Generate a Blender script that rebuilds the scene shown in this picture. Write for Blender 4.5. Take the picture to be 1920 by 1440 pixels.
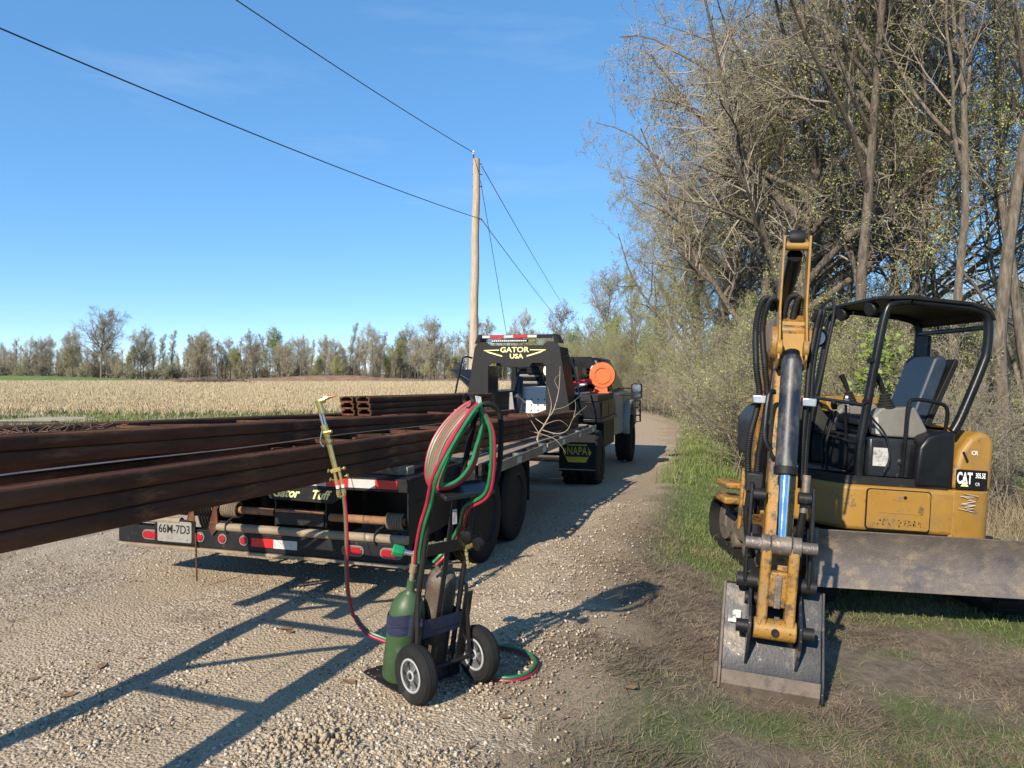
import bpy, math, random
import numpy as np
from mathutils import Matrix, Vector
for o in list(bpy.data.objects): bpy.data.objects.remove(o)
S = bpy.context.scene
C = S.collection
R = math.radians
# ---------------------------------------------------------------- camera, sky, sun, exposure
CAM_Z = 1.55
cd = bpy.data.cameras.new('camera'); cam = bpy.data.objects.new('camera', cd); C.objects.link(cam)
cam.location = (0, 0, CAM_Z); cam.rotation_euler = (R(90), 0, 0)
cd.sensor_width = 36; cd.lens = 36*1350/1920; cd.shift_y = -20/1920; cd.clip_start = .05; cd.clip_end = 3000
S.camera = cam
SUN_EL, SUN_AZ = R(31), math.atan2(-.5, -.866)          # azimuth of the sun, clockwise from +Y
w = bpy.data.worlds.new('World'); S.world = w; w.use_nodes = True
nt = w.node_tree; bg = nt.nodes['Background']; sky = nt.nodes.new('ShaderNodeTexSky')
sky.sky_type = 'NISHITA'; sky.sun_disc = False; sky.sun_elevation = SUN_EL; sky.sun_rotation = SUN_AZ
sky.altitude = 2000; sky.air_density = .6; sky.dust_density = 0; sky.ozone_density = 3.5
gm = nt.nodes.new('ShaderNodeGamma'); gm.inputs[1].default_value = .5; nt.links.new(sky.outputs[0], gm.inputs[0]); hv = nt.nodes.new('ShaderNodeHueSaturation'); hv.inputs['Saturation'].default_value = 1.6; hv.inputs['Value'].default_value = 2.25; nt.links.new(gm.outputs[0], hv.inputs['Color']); 
wtc = nt.nodes.new('ShaderNodeTexCoord'); wmp = nt.nodes.new('ShaderNodeMapping'); wmp.inputs['Scale'].default_value = (1.2,1.2,7); wmp.inputs['Rotation'].default_value = (.1,.15,.4); nt.links.new(wtc.outputs['Generated'], wmp.inputs[0])
wno = nt.nodes.new('ShaderNodeTexNoise'); wno.inputs['Scale'].default_value = 1.6; wno.inputs['Detail'].default_value = 8; wno.inputs['Roughness'].default_value = .62; nt.links.new(wmp.outputs[0], wno.inputs[0])
wmr = nt.nodes.new('ShaderNodeMapRange'); wmr.inputs[1].default_value = .58; wmr.inputs[2].default_value = .85; wmr.inputs[4].default_value = .16; nt.links.new(wno.outputs[0], wmr.inputs[0])
wmx = nt.nodes.new('ShaderNodeMix'); wmx.data_type = 'RGBA'; wmx.inputs[7].default_value = (4.2,4.6,5.0,1); nt.links.new(wmr.outputs[0], wmx.inputs[0]); nt.links.new(hv.outputs[0], wmx.inputs[6]); nt.links.new(wmx.outputs[2], bg.inputs[0]); bg.inputs[1].default_value = .15
sd = bpy.data.lights.new('sun', 'SUN'); sun = bpy.data.objects.new('sun', sd); C.objects.link(sun)
sd.energy = 4.8; sd.angle = R(.55); sd.color = (1, .885, .72)
ld = Vector((.5*math.cos(SUN_EL), .866*math.cos(SUN_EL), -math.sin(SUN_EL)))
sun.rotation_euler = ld.to_track_quat('-Z', 'Y').to_euler(); sun.location = (-20, -24, 20)
S.render.engine = 'CYCLES'
S.view_settings.view_transform = 'Standard'; S.view_settings.look = 'None'
S.view_settings.exposure = .6; S.view_settings.gamma = 1; S.view_settings.use_curve_mapping = False

# ---------------------------------------------------------------- materials
MATS = {}
def ramp(nt, fac, cols, pos=None):
    r = nt.nodes.new('ShaderNodeValToRGB'); e = r.color_ramp.elements
    n = len(cols)
    while len(e) < n: e.new(.5)
    for i, c in enumerate(cols):
        e[i].position = pos[i] if pos else (.3 + .4*i/max(1, n-1)); e[i].color = (*c, 1)
    nt.links.new(fac, r.inputs[0]); return r.outputs[0]
def noise(nt, vec, scale, detail=6, rough=.6):
    n = nt.nodes.new('ShaderNodeTexNoise'); n.inputs['Scale'].default_value = scale
    n.inputs['Detail'].default_value = detail; n.inputs['Roughness'].default_value = rough
    nt.links.new(vec, n.inputs['Vector']); return n.outputs[0]
def mixc(nt, fac, a, b):
    m = nt.nodes.new('ShaderNodeMix'); m.data_type = 'RGBA'
    nt.links.new(fac, m.inputs[0])
    for s, k in ((a, 6), (b, 7)):
        if isinstance(s, tuple): m.inputs[k].default_value = (*s, 1)
        else: nt.links.new(s, m.inputs[k])
    return m.outputs[2]
def step(nt, fac, a, b):
    m = nt.nodes.new('ShaderNodeMapRange'); m.inputs[1].default_value = a; m.inputs[2].default_value = b
    nt.links.new(fac, m.inputs[0]); return m.outputs[0]
def M(name, cols, scale=6, rough=.6, metal=0, bump=0, bscale=60, stretch=None, wear=None, coords='Object', vary=0, trans=0):
    """procedural material: colour ramp over noise, optional worn patches (colour, scale, from, to), bump, per-object variation"""
    m = bpy.data.materials.new(name); m.use_nodes = True; nt = m.node_tree; b = nt.nodes['Principled BSDF']
    tc = nt.nodes.new('ShaderNodeTexCoord'); vec = tc.outputs[coords]
    if stretch:
        mp = nt.nodes.new('ShaderNodeMapping'); mp.inputs['Scale'].default_value = stretch; nt.links.new(vec, mp.inputs[0]); vec = mp.outputs[0]
    if not isinstance(cols[0], (tuple, list)): cols = [cols]
    if len(cols) == 1: cols = [tuple(c*.86 for c in cols[0]), tuple(min(1, c*1.12) for c in cols[0])]
    n = noise(nt, vec, scale); col = ramp(nt, n, cols)
    if wear:
        for wc, ws, w0, w1 in (wear if isinstance(wear, list) else [wear]):
            wn = noise(nt, vec, ws, 9, .68); col = mixc(nt, step(nt, wn, w0, w1), col, wc)
    if vary:
        oi = nt.nodes.new('ShaderNodeObjectInfo'); h = nt.nodes.new('ShaderNodeHueSaturation')
        h.inputs['Value'].default_value = 1
        mr = nt.nodes.new('ShaderNodeMapRange'); mr.inputs[3].default_value = 1-vary; mr.inputs[4].default_value = 1+vary
        nt.links.new(oi.outputs['Random'], mr.inputs[0]); nt.links.new(mr.outputs[0], h.inputs['Value'])
        nt.links.new(col, h.inputs['Color']); col = h.outputs[0]
    nt.links.new(col, b.inputs['Base Color'])
    b.inputs['Metallic'].default_value = metal
    rr = nt.nodes.new('ShaderNodeMapRange'); rr.inputs[3].default_value = max(.03, rough-.1); rr.inputs[4].default_value = min(1, rough+.12)
    nt.links.new(n, rr.inputs[0]); nt.links.new(rr.outputs[0], b.inputs['Roughness'])
    if bump:
        bn = noise(nt, vec, bscale, 5, .6); bp = nt.nodes.new('ShaderNodeBump'); bp.inputs['Strength'].default_value = bump
        bp.inputs['Distance'].default_value = .02; nt.links.new(bn, bp.inputs['Height']); nt.links.new(bp.outputs[0], b.inputs['Normal'])
    if trans:
        b.inputs['Transmission Weight'].default_value = trans; b.inputs['IOR'].default_value = 1.45
    MATS[name] = m; return m
def glassy(name, col, rough=.08):
    m = M(name, [col], 30, rough); return m

yellow = M('yellow_paint', [(.265,.138,.019), (.33,.178,.027)], 3, .52, wear=[((.20,.125,.05), 2.2, .48, .70), ((.09,.06,.03), 9, .585, .68), ((.05,.038,.026), 40, .64, .70), ((.45,.34,.19), 26, .66, .72), ((.11,.075,.04), 5, .60, .66)], bump=.05)
yellow_worn = M('worn_yellow_paint', [(.27,.135,.02), (.33,.17,.027)], 5, .5, wear=[((.22,.14,.06), 4, .50, .68), ((.07,.048,.03), 13, .51, .60), ((.045,.033,.024), 60, .57, .64)], bump=.15)
black_paint = M('black_paint', [(.005,.0055,.007), (.010,.0105,.012)], 8, .30, wear=((.04,.036,.032), 14, .64, .80), bump=.04)
black_dull = M('black_plastic', [(.006,.006,.0065), (.012,.012,.0125)], 9, .55, bump=.05)
black_rubber = M('black_rubber', [(.010,.010,.010), (.018,.0175,.017)], 12, .78, bump=.08, wear=((.05,.044,.036), 9, .60, .80))
dusty_black = M('dusty_black_steel', [(.009,.009,.010), (.018,.018,.019)], 7, .5, wear=((.085,.07,.055), 10, .56, .76), bump=.06)
trailer_black = M('black_trailer_paint', [(.006,.0065,.0075), (.012,.0125,.014)], 6, .56, wear=[((.075,.07,.062), 34, .60, .74), ((.06,.042,.03), 7, .66, .76)], bump=.06)
dirty_steel = M('dirty_worn_steel', [(.10,.085,.075), (.17,.15,.14)], 6, .5, .35, wear=[((.26,.20,.14), 9, .50, .64), ((.44,.40,.36), 24, .60, .70)], bump=.25, bscale=50)
dozer_steel = M('scraped_blade_steel', [(.115,.10,.095), (.20,.165,.14)], 4, .48, .3, stretch=(1,1,1.6), wear=[((.30,.235,.165), 5, .50, .68), ((.07,.075,.095), 3, .56, .70), ((.50,.45,.38), 40, .66, .72)], bump=.3, bscale=70)
bucket_steel = M('bucket_steel', [(.014,.015,.019), (.036,.036,.040)], 5, .36, .3, wear=[((.15,.125,.10), 5, .54, .68), ((.42,.38,.33), 34, .64, .72)], bump=.06, bscale=60)
mud_steel = M('muddy_bucket_steel', [(.10,.08,.062), (.18,.145,.115)], 8, .7, .1, wear=((.07,.06,.055), 12, .52, .66), bump=.15, bscale=60)
chrome = M('chrome_rod', [(.72,.76,.8)], 20, .10, 1)
bright_steel = M('bright_steel', [(.55,.55,.55)], 20, .3, .9)
white_paint = M('white_paint', [(.62,.62,.60), (.76,.76,.75)], 5, .45, wear=((.30,.28,.25), 14, .60, .75))
silver_paint = M('silver_grey_paint', [(.30,.30,.285), (.36,.36,.34)], 4, .32, .3, wear=((.22,.19,.15), 5, .55, .8))
grey_plastic = M('grey_plastic', [(.13,.125,.108), (.18,.172,.15)], 6, .6, bump=.05)
seat_blue = M('blue_grey_vinyl', [(.012,.022,.040), (.019,.033,.055)], 9, .5, bump=.1)
rust = M('rusty_steel', [(.042,.019,.0115), (.10,.041,.020), (.18,.074,.035)], 5, .82, .1, stretch=(1,.22,1), wear=[((.23,.10,.045), 11, .56, .70), ((.026,.016,.013), 3, .52, .66), ((.30,.17,.10), 60, .66, .72)], bump=.35, bscale=90)
rust_bright = M('orange_rusty_steel', [(.20,.095,.045), (.33,.17,.085)], 9, .85, .05, wear=((.11,.055,.03), 12, .52, .68), bump=.3, bscale=90)
spring_rust = M('brown_spring_steel', [(.13,.095,.06), (.24,.18,.12)], 12, .7, .2, bump=.2)
red_lens = M('red_lens', [(.26,.005,.010), (.40,.010,.018)], 60, .12, bump=.25, bscale=220)
red_tape = M('red_reflective_tape', [(.50,.012,.016), (.58,.02,.022)], 30, .25, bump=.1, bscale=300)
white_tape = M('white_reflective_tape', [(.42,.42,.41), (.50,.50,.49)], 30, .28, wear=((.34,.33,.31), 14, .58, .75), bump=.1, bscale=300)
tape_yellow = M('cream_yellow_decal', [(.78,.72,.27), (.85,.80,.40)], 20, .45)
notice_m = M('smudged_paper_notice', [(.40,.40,.38), (.52,.52,.50)], 30, .6, wear=[((.10,.10,.10), 90, .58, .62), ((.22,.20,.17), 12, .52, .66)])
white_decal = M('white_decal', [(.76,.76,.74)], 25, .45)
napa_yellow = M('faded_yellow_print', [(.55,.40,.03), (.62,.46,.05)], 14, .5, wear=((.06,.06,.06), 18, .58, .72))
hose_red = M('red_rubber_hose', [(.28,.012,.034), (.38,.020,.05)], 14, .42, bump=.03)
hose_green = M('green_rubber_hose', [(.008,.125,.042), (.013,.18,.06)], 14, .42, bump=.03)
brass = M('brass', [(.66,.50,.17), (.80,.64,.26)], 20, .28, .9)
cyl_green = M('green_cylinder_paint', [(.032,.068,.028), (.048,.092,.038)], 5, .45, wear=[((.15,.17,.12), 10, .58, .75), ((.14,.09,.05), 24, .66, .72)], bump=.06)
cyl_brown = M('brown_cylinder_steel', [(.07,.05,.035), (.14,.108,.082)], 6, .6, .2, wear=((.27,.25,.22), 9, .54, .70), bump=.15)
cap_green = M('bright_green_plastic', [(.005,.22,.075), (.01,.27,.095)], 9, .35)
navy_tape = M('navy_duct_tape', [(.012,.018,.045), (.022,.03,.065)], 14, .42, stretch=(1,1,6), bump=.25, bscale=30)
rim_grey = M('grey_wheel_hub', [(.30,.31,.32), (.36,.37,.38)], 9, .4)
orange = M('orange_reel_paint', [(.55,.11,.026), (.64,.145,.036)], 7, .42, wear=((.16,.05,.03), 26, .64, .70))
red_plastic = M('red_plastic', [(.50,.015,.02)], 9, .4)
wood_deck = M('weathered_deck_wood', [(.17,.13,.095), (.31,.245,.18), (.38,.31,.24)], 4, .85, stretch=(9,.8,9), wear=((.20,.095,.035), 3.5, .55, .66), bump=.4, bscale=30)
rail_tan = M('dusty_tan_rail_paint', [(.19,.145,.095), (.29,.23,.155)], 5, .65, wear=[((.07,.06,.05), 14, .55, .7), ((.40,.37,.33), 20, .62, .7)], bump=.2)
pole_wood = M('weathered_pole_wood', [(.28,.22,.165), (.42,.34,.26), (.50,.42,.335)], 5, .9, stretch=(8,8,.5), bump=.5, bscale=20)
wire_m = M('dark_wire', [(.03,.03,.03)], 10, .5)
bark = M('grey_brown_bark', [(.058,.046,.034), (.135,.11,.083), (.22,.185,.145)], 9, .9, stretch=(2.5,2.5,.5), bump=1, bscale=22, vary=.22)
twig = M('brown_grey_twigs', [(.18,.15,.115), (.32,.275,.215)], 3, .9, vary=.22)
twig_pale = M('pale_tan_twigs', [(.20,.155,.105), (.33,.265,.19)], 3, .9, vary=.2)
leaf_bud = M('olive_spring_buds', [(.23,.26,.06), (.36,.39,.10)], 2, .7, vary=.25)
leaf_green = M('fresh_green_leaves', [(.15,.21,.03), (.23,.30,.05)], 2, .6, vary=.25)
dead_wood = M('pale_dead_wood', [(.28,.22,.15), (.45,.37,.27)], 12, .85, bump=.2)
led_m = M('led_lens', [(.80,.80,.74)], 40, .1)
glass_dark = M('dark_window_glass', [(.012,.014,.016)], 9, .05)
pet = M('clear_plastic_bottle', [(.9,.92,.94)], 10, .06, trans=.92)
for mm in (black_paint, black_dull, black_rubber, dusty_black, trailer_black, rust):
    mm.node_tree.nodes['Principled BSDF'].inputs['Specular IOR Level'].default_value = .28

# ---------------------------------------------------------------- mesh helpers
def fastmesh(name, V, F):
    """mesh from numpy vertices (n,3) and faces (m,k)"""
    V = np.asarray(V, np.float32); F = np.asarray(F, np.int32); k = F.shape[1]
    me = bpy.data.meshes.new(name); me.vertices.add(len(V)); me.vertices.foreach_set('co', V.ravel())
    me.loops.add(F.size); me.loops.foreach_set('vertex_index', F.ravel())
    me.polygons.add(len(F)); me.polygons.foreach_set('loop_start', np.arange(0, F.size, k, dtype=np.int32))
    me.polygons.foreach_set('loop_total', np.full(len(F), k, np.int32))
    me.update(calc_edges=True); return me
def link(name, me, mat, parent=None):
    o = bpy.data.objects.new(name, me); C.objects.link(o)
    if mat and me and not me.materials: me.materials.append(mat)
    if parent: o.parent = parent
    return o
def tag(o, label, cat, group=None):
    o['label'] = label; o['category'] = cat
    if group: o['group'] = group
    return o
def thing(name, label, cat, loc=(0,0,0), rot=(0,0,0), group=None):
    o = bpy.data.objects.new(name, None); C.objects.link(o); o.empty_display_size = .1
    o.location = loc; o.rotation_euler = rot
    return tag(o, label, cat, group)
def struct(o, kind='structure'):
    o['kind'] = kind; return o
def copy_tree(o, parent=None):
    c = o.copy(); C.objects.link(c)
    if parent: c.parent = parent
    for ch in o.children: copy_tree(ch, c)
    return c
class MB:
    def __init__(s): s.v = []; s.f = []; s.T = Matrix.Identity(4)
    def add(s, vs, fs):
        b = len(s.v); s.v += [tuple(s.T @ Vector(p)) for p in vs]; s.f += [tuple(b+i for i in f) for f in fs]; return s
    def box(s, x0, x1, y0, y1, z0, z1):
        vs = [(x,y,z) for z in (z0,z1) for y in (y0,y1) for x in (x0,x1)]
        return s.add(vs, [(0,2,3,1),(4,5,7,6),(0,1,5,4),(2,6,7,3),(0,4,6,2),(1,3,7,5)])
    def obox(s, c, size, rot=(0,0,0)):
        from mathutils import Euler
        T0 = s.T; s.T = T0 @ Matrix.Translation(c) @ Euler(rot).to_matrix().to_4x4()
        a, b, d = [q/2 for q in size]; s.box(-a,a,-b,b,-d,d); s.T = T0; return s
    def bar(s, p, q, w, h, up=(0,0,1)):
        p = Vector(p); q = Vector(q); d = (q-p).normalized(); u = Vector(up)
        if abs(d.dot(u)) > .98: u = Vector((0,1,0))
        l = d.cross(u).normalized(); u = l.cross(d).normalized()
        vs = [c + l*a*w/2 + u*b*h/2 for c in (p,q) for a,b in ((-1,-1),(1,-1),(1,1),(-1,1))]
        return s.add(vs, [(3,2,1,0),(4,5,6,7),(0,1,5,4),(1,2,6,5),(2,3,7,6),(3,0,4,7)])
    def tube(s, path, r, n=8, caps=True, closed=False):
        P = [Vector(p) for p in path]; m = len(P); rs = r if isinstance(r, (list, tuple)) else [r]*m
        up = None; rings = []
        for i in range(m):
            if closed: d = P[(i+1) % m]-P[i-1]
            else: d = P[min(i+1,m-1)]-P[max(i-1,0)]
            d.normalize()
            if up is None:
                up = Vector((0,0,1)) if abs(d.z) < .9 else Vector((1,0,0))
            l = d.cross(up)
            if l.length < 1e-5: l = d.cross(Vector((.3,.7,.2)))
            l.normalize(); up = l.cross(d).normalized()
            rings.append([P[i] + (l*math.cos(2*math.pi*k/n) + up*math.sin(2*math.pi*k/n))*rs[i] for k in range(n)])
        vs = [p for r_ in rings for p in r_]; fs = []
        for i in range(m if closed else m-1):
            j = (i+1) % m
            for k in range(n):
                k2 = (k+1) % n; fs.append((i*n+k, j*n+k, j*n+k2, i*n+k2))
        if caps and not closed: fs += [tuple(range(n)), tuple(reversed(range((m-1)*n, m*n)))]
        return s.add(vs, fs)
    def cyl(s, p, q, r, r2=None, n=16): return s.tube([p, q], [r, r if r2 is None else r2], n)
    def prism(s, poly, a, b, axis='y'):
        """polygon extruded along axis from a to b; polygon coords are the other two axes in order"""
        def P(u, v, t): return {'x': (t,u,v), 'y': (u,t,v), 'z': (u,v,t)}[axis]
        n = len(poly); vs = [P(u,v,a) for u,v in poly] + [P(u,v,b) for u,v in poly]
        ar = sum(poly[i][0]*poly[(i+1)%n][1]-poly[(i+1)%n][0]*poly[i][1] for i in range(n))
        flip = (ar > 0) != (axis == 'y')
        fs = [tuple(range(n)), tuple(range(2*n-1, n-1, -1))] + [(i, n+i, n+(i+1)%n, (i+1)%n) for i in range(n)]
        if flip: fs = [tuple(reversed(f)) for f in fs]
        return s.add(vs, [tuple(reversed(f)) for f in fs] if flip else fs)
    def lathe(s, prof, n=24, axis=((0,0,0),(0,0,1))):
        o = Vector(axis[0]); d = Vector(axis[1]).normalized(); q = Vector((0,0,1)).rotation_difference(d)
        vs = []; fs = []; m = len(prof)
        for r, h in prof:
            for k in range(n):
                a = 2*math.pi*k/n; vs.append(o + q @ Vector((r*math.cos(a), r*math.sin(a), h)))
        for i in range(m-1):
            for k in range(n):
                k2 = (k+1) % n; fs.append((i*n+k, i*n+k2, (i+1)*n+k2, (i+1)*n+k))
        if prof[0][0] > 1e-5: fs.append(tuple(reversed(range(n))))
        if prof[-1][0] > 1e-5: fs.append(tuple(range((m-1)*n, m*n)))
        return s.add(vs, fs)
    def mesh(s, name, smooth=35):
        me = bpy.data.meshes.new(name); me.from_pydata(s.v, [], s.f); me.update()
        import bmesh
        bm = bmesh.new(); bm.from_mesh(me); bmesh.ops.remove_doubles(bm, verts=bm.verts, dist=1e-5)
        bmesh.ops.recalc_face_normals(bm, faces=bm.faces); bm.to_mesh(me); bm.free()
        if smooth:
            me.polygons.foreach_set('use_smooth', [True]*len(me.polygons)); me.set_sharp_from_angle(angle=R(smooth))
        return me
    def build(s, name, mat, parent=None, bevel=0, smooth=35, seg=2):
        o = link(name, s.mesh(name, smooth), mat, parent)
        if bevel:
            b = o.modifiers.new('bevel', 'BEVEL'); b.width = bevel; b.segments = seg; b.limit_method = 'ANGLE'; b.angle_limit = R(40)
        return o
def spline(pts, n=8):
    """Catmull-Rom through pts"""
    P = [Vector(p) for p in pts]; out = []
    for i in range(len(P)-1):
        p0 = P[max(i-1,0)]; p1 = P[i]; p2 = P[i+1]; p3 = P[min(i+2,len(P)-1)]
        for k in range(n):
            t = k/n; out.append(.5*((2*p1)+(p2-p0)*t+(2*p0-5*p1+4*p2-p3)*t*t+(3*p1-p0-3*p2+p3)*t**3))
    out.append(P[-1]); return out
def rrect(w, h, r, n=4):
    out = []
    for cx, cy, a0 in ((w/2-r,h/2-r,0), (-w/2+r,h/2-r,90), (-w/2+r,-h/2+r,180), (w/2-r,-h/2+r,270)):
        for k in range(n+1):
            a = R(a0+90*k/n); out.append((cx+r*math.cos(a), cy+r*math.sin(a)))
    return out
def text(name, body, size, mat, parent, loc, rot, depth=.002, bold=0, shear=0, sx=1):
    c = bpy.data.curves.new(name, 'FONT'); c.body = body; c.size = size; c.extrude = depth; c.offset = bold; c.shear = shear
    c.align_x = 'CENTER'; c.align_y = 'CENTER'; c.resolution_u = 4
    t = bpy.data.objects.new(name+'_tmp', c); C.objects.link(t)
    bpy.context.view_layer.update()
    me = bpy.data.meshes.new_from_object(t.evaluated_get(bpy.context.evaluated_depsgraph_get()))
    bpy.data.objects.remove(t); me.name = name; me.materials.clear()
    o = link(name, me, mat, parent); o.location = loc; o.rotation_euler = rot; o.scale = (sx, 1, 1); return o
rng = np.random.default_rng(7); random.seed(7)

# ---------------------------------------------------------------- the ground
def sm(a, b, t): t = np.clip((t-a)/(b-a), 0, 1); return t*t*(3-2*t)
def edge(x, y): 
    """distance right of the lane's right edge"""
    return x - (.27*y - 1.0 - .010*np.clip(y-20, 0, 80)**2 *.9)
def vnoise(x, y, s, seed=0):
    x = np.asarray(x)*s; y = np.asarray(y)*s; xi = np.floor(x).astype(np.int64); yi = np.floor(y).astype(np.int64)
    fx = x-xi; fy = y-yi; fx = fx*fx*(3-2*fx); fy = fy*fy*(3-2*fy)
    def h(a, b):
        n = (a*374761393 + b*668265263 + seed*974711) & 0x7fffffff; n = ((n ^ (n >> 13))*1274126177) & 0x7fffffff
        return ((n ^ (n >> 16)) & 0xffff)/65535.
    return (h(xi,yi)*(1-fx)+h(xi+1,yi)*fx)*(1-fy) + (h(xi,yi+1)*(1-fx)+h(xi+1,yi+1)*fx)*fy
def gz(x, y):
    x = np.asarray(x, float); y = np.asarray(y, float)
    e = edge(x, y); e2 = x-(.27*np.minimum(y,20)-1)
    road = .22*sm(7, 14, y)
    right = .28*sm(.1, 1.35, e2) + .055*np.clip(e2-1.35, 0, 3)
    left = .22*sm(3.5, 8, -e2)
    near = np.exp(-((x)**2+(y-5)**2)/200.)
    return -np.maximum(np.maximum(road, right), left) + near*((vnoise(x,y,1.1,3)-.5)*.035 + (vnoise(x,y,3.5,5)-.5)*.016)
def sinh_axis(n, near, far, c=0):
    t = np.linspace(-1, 1, n); k = math.asinh(far/near); return c + near*np.sinh(k*t)
def grid_mesh(name, X, Y, Z):
    ny, nx = X.shape; V = np.stack([X.ravel(), Y.ravel(), Z.ravel()], 1)
    i = np.arange(nx-1)[None,:] + nx*np.arange(ny-1)[:,None]; i = i.ravel()
    me = fastmesh(name, V, np.stack([i, i+1, i+nx+1, i+nx], 1)); me.polygons.foreach_set('use_smooth', [True]*len(me.polygons)); return me
def attr(me, name, vals):
    a = me.attributes.new(name, 'FLOAT', 'POINT'); a.data.foreach_set('value', np.asarray(vals, np.float32).ravel())
def grassiness(x, y):
    """how much live grass grows at a point of the verge"""
    e = edge(x, y); n = vnoise(x,y,.9,11)*.6 + vnoise(x,y,2.7,12)*.4
    far = sm(5.2, 8, y)
    g = sm(.05, 1.1, e)*(far*.98 + (1-far)*.84)
    g *= sm(.28, .58, n + .30*far)
    bare = np.exp(-((x-1.35)**2/.5 + (y-4.9)**2/.45))          # trampled patch left of the bucket
    return np.clip(g*(1-.9*bare), 0, 1)
# ground sheet to the horizon
xs = sinh_axis(360, 2.2, 1900, .5); ys = sinh_axis(380, 2.6, 1900, 4.5)
X, Y = np.meshgrid(xs, ys); Z = gz(X, Y)
me = grid_mesh('ground', X, Y, Z); attr(me, 'grass', grassiness(X, Y)); ee = edge(X, Y); attr(me, 'shoulder', (1-sm(-.1, .95, ee + (vnoise(X,Y,2.2,61)-.5)*.7))*sm(-9, -6, ee))
m = bpy.data.materials.new('dirt_and_grass'); m.use_nodes = True; nt = m.node_tree; b = nt.nodes['Principled BSDF']
tc = nt.nodes.new('ShaderNodeTexCoord').outputs['Object']
c_dirt = ramp(nt, noise(nt, tc, 9, 10, .72), [(.07,.05,.034), (.13,.097,.066), (.21,.165,.115), (.31,.255,.185)], [.28,.45,.6,.75])
st = nt.nodes.new('ShaderNodeMapping'); st.inputs['Scale'].default_value = (1, 6, 1); st.inputs['Rotation'].default_value = (0,0,.7); nt.links.new(tc, st.inputs[0])
c_straw = mixc(nt, step(nt, noise(nt, st.outputs[0], 22, 8, .7), .52, .62), c_dirt, (.19,.15,.10))
c_grass = ramp(nt, noise(nt, tc, 14, 8, .7), [(.045,.06,.016), (.09,.125,.03), (.15,.18,.055)], [.3,.5,.72])
at = nt.nodes.new('ShaderNodeAttribute'); at.attribute_name = 'grass'
mul = nt.nodes.new('ShaderNodeMath'); mul.operation = 'MULTIPLY_ADD'; mul.inputs[1].default_value = 1.0
nt.links.new(at.outputs['Fac'], mul.inputs[0])
ns = nt.nodes.new('ShaderNodeMath'); ns.operation = 'SUBTRACT'; ns.inputs[1].default_value = .5; nt.links.new(noise(nt, tc, 5, 9, .75), ns.inputs[0])
nt.links.new(ns.outputs[0], mul.inputs[2])
sa = nt.nodes.new('ShaderNodeAttribute'); sa.attribute_name = 'shoulder'
sadd = nt.nodes.new('ShaderNodeMath'); sadd.operation = 'ADD'; nt.links.new(sa.outputs['Fac'], sadd.inputs[0]); nt.links.new(ns.outputs[0], sadd.inputs[1])
c_sand = ramp(nt, noise(nt, tc, 70, 8, .8), [(.20,.145,.092), (.33,.25,.165), (.46,.37,.26)], [.3,.5,.72])
c_soil = mixc(nt, step(nt, sadd.outputs[0], .22, .75), c_straw, c_sand)
nt.links.new(mixc(nt, step(nt, mul.outputs[0], .26, .75), c_soil, c_grass), b.inputs['Base Color']); b.inputs['Roughness'].default_value = .95
bp = nt.nodes.new('ShaderNodeBump'); bp.inputs['Strength'].default_value = .7; bp.inputs['Distance'].default_value = .03
nt.links.new(noise(nt, tc, 38, 9, .75), bp.inputs['Height']); nt.links.new(bp.outputs[0], b.inputs['Normal'])
struct(link('ground', me, m))
def track(x, y):
    """packed wheel tracks of the lane"""
    e = edge(x, y) + (vnoise(x,y,.5,71)-.5)*.35; return np.clip(np.exp(-((e+1.15)/.30)**2) + np.exp(-((e+2.95)/.34)**2), 0, 1)
# gravel lane, ragged at both edges
ny, nx = 420, 110
yy = -4 + 74*np.linspace(0, 1, ny)**1.9; s = np.linspace(0, 1, nx)
Yg = np.repeat(yy[:,None], nx, 1)
right = .27*yy - 1 - .009*np.clip(yy-20,0,80)**2 + .05 + (vnoise(yy*0+3, yy, 1.3, 21)-.5)*.8 + (vnoise(yy*0+9, yy, 5, 22)-.5)*.35
left = .27*yy - 6.3 - .009*np.clip(yy-20,0,80)**2 + (vnoise(yy*0+5, yy, .8, 23)-.5)*.8
left = np.minimum(left, np.where(yy < 7, -4.6, left))
Xg = left[:,None] + (right-left)[:,None]*s[None,:]
lift = .014*np.clip(np.minimum(s, 1-s)*14, 0, 1)[None,:] - .004
Zg = gz(Xg, Yg) + lift + (vnoise(Xg, Yg, 14, 24)-.5)*.010*np.exp(-(Yg-4)**2/120)
me = grid_mesh('gravel_lane', Xg, Yg, Zg - .012*track(Xg, Yg)*np.clip(np.minimum(s,1-s)*14,0,1)[None,:]*0); attr(me, 'track', track(Xg, Yg))
m = bpy.data.materials.new('crushed_limestone'); m.use_nodes = True; nt = m.node_tree; b = nt.nodes['Principled BSDF']
tc = nt.nodes.new('ShaderNodeTexCoord').outputs['Object']
wn = nt.nodes.new('ShaderNodeTexNoise'); wn.inputs['Scale'].default_value = 30; nt.links.new(tc, wn.inputs[0])
wm = nt.nodes.new('ShaderNodeVectorMath'); wm.operation = 'MULTIPLY_ADD'; wm.inputs[1].default_value = (.012,.012,.012); nt.links.new(wn.outputs[1], wm.inputs[0]); nt.links.new(tc, wm.inputs[2])
v = nt.nodes.new('ShaderNodeTexVoronoi'); v.inputs['Scale'].default_value = 62; nt.links.new(wm.outputs[0], v.inputs[0])
hs = nt.nodes.new('ShaderNodeSeparateColor'); nt.links.new(v.outputs['Color'], hs.inputs[0])
peb = ramp(nt, hs.outputs[0], [(.215,.158,.10), (.35,.272,.185), (.46,.375,.268), (.58,.505,.405)], [.05,.4,.75,1])
sand = ramp(nt, noise(nt, tc, 60, 8, .8), [(.28,.205,.13), (.40,.312,.208), (.48,.382,.268)], [.3,.5,.7])
big = step(nt, noise(nt, tc, 1.3, 6, .65), .40, .58)
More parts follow.
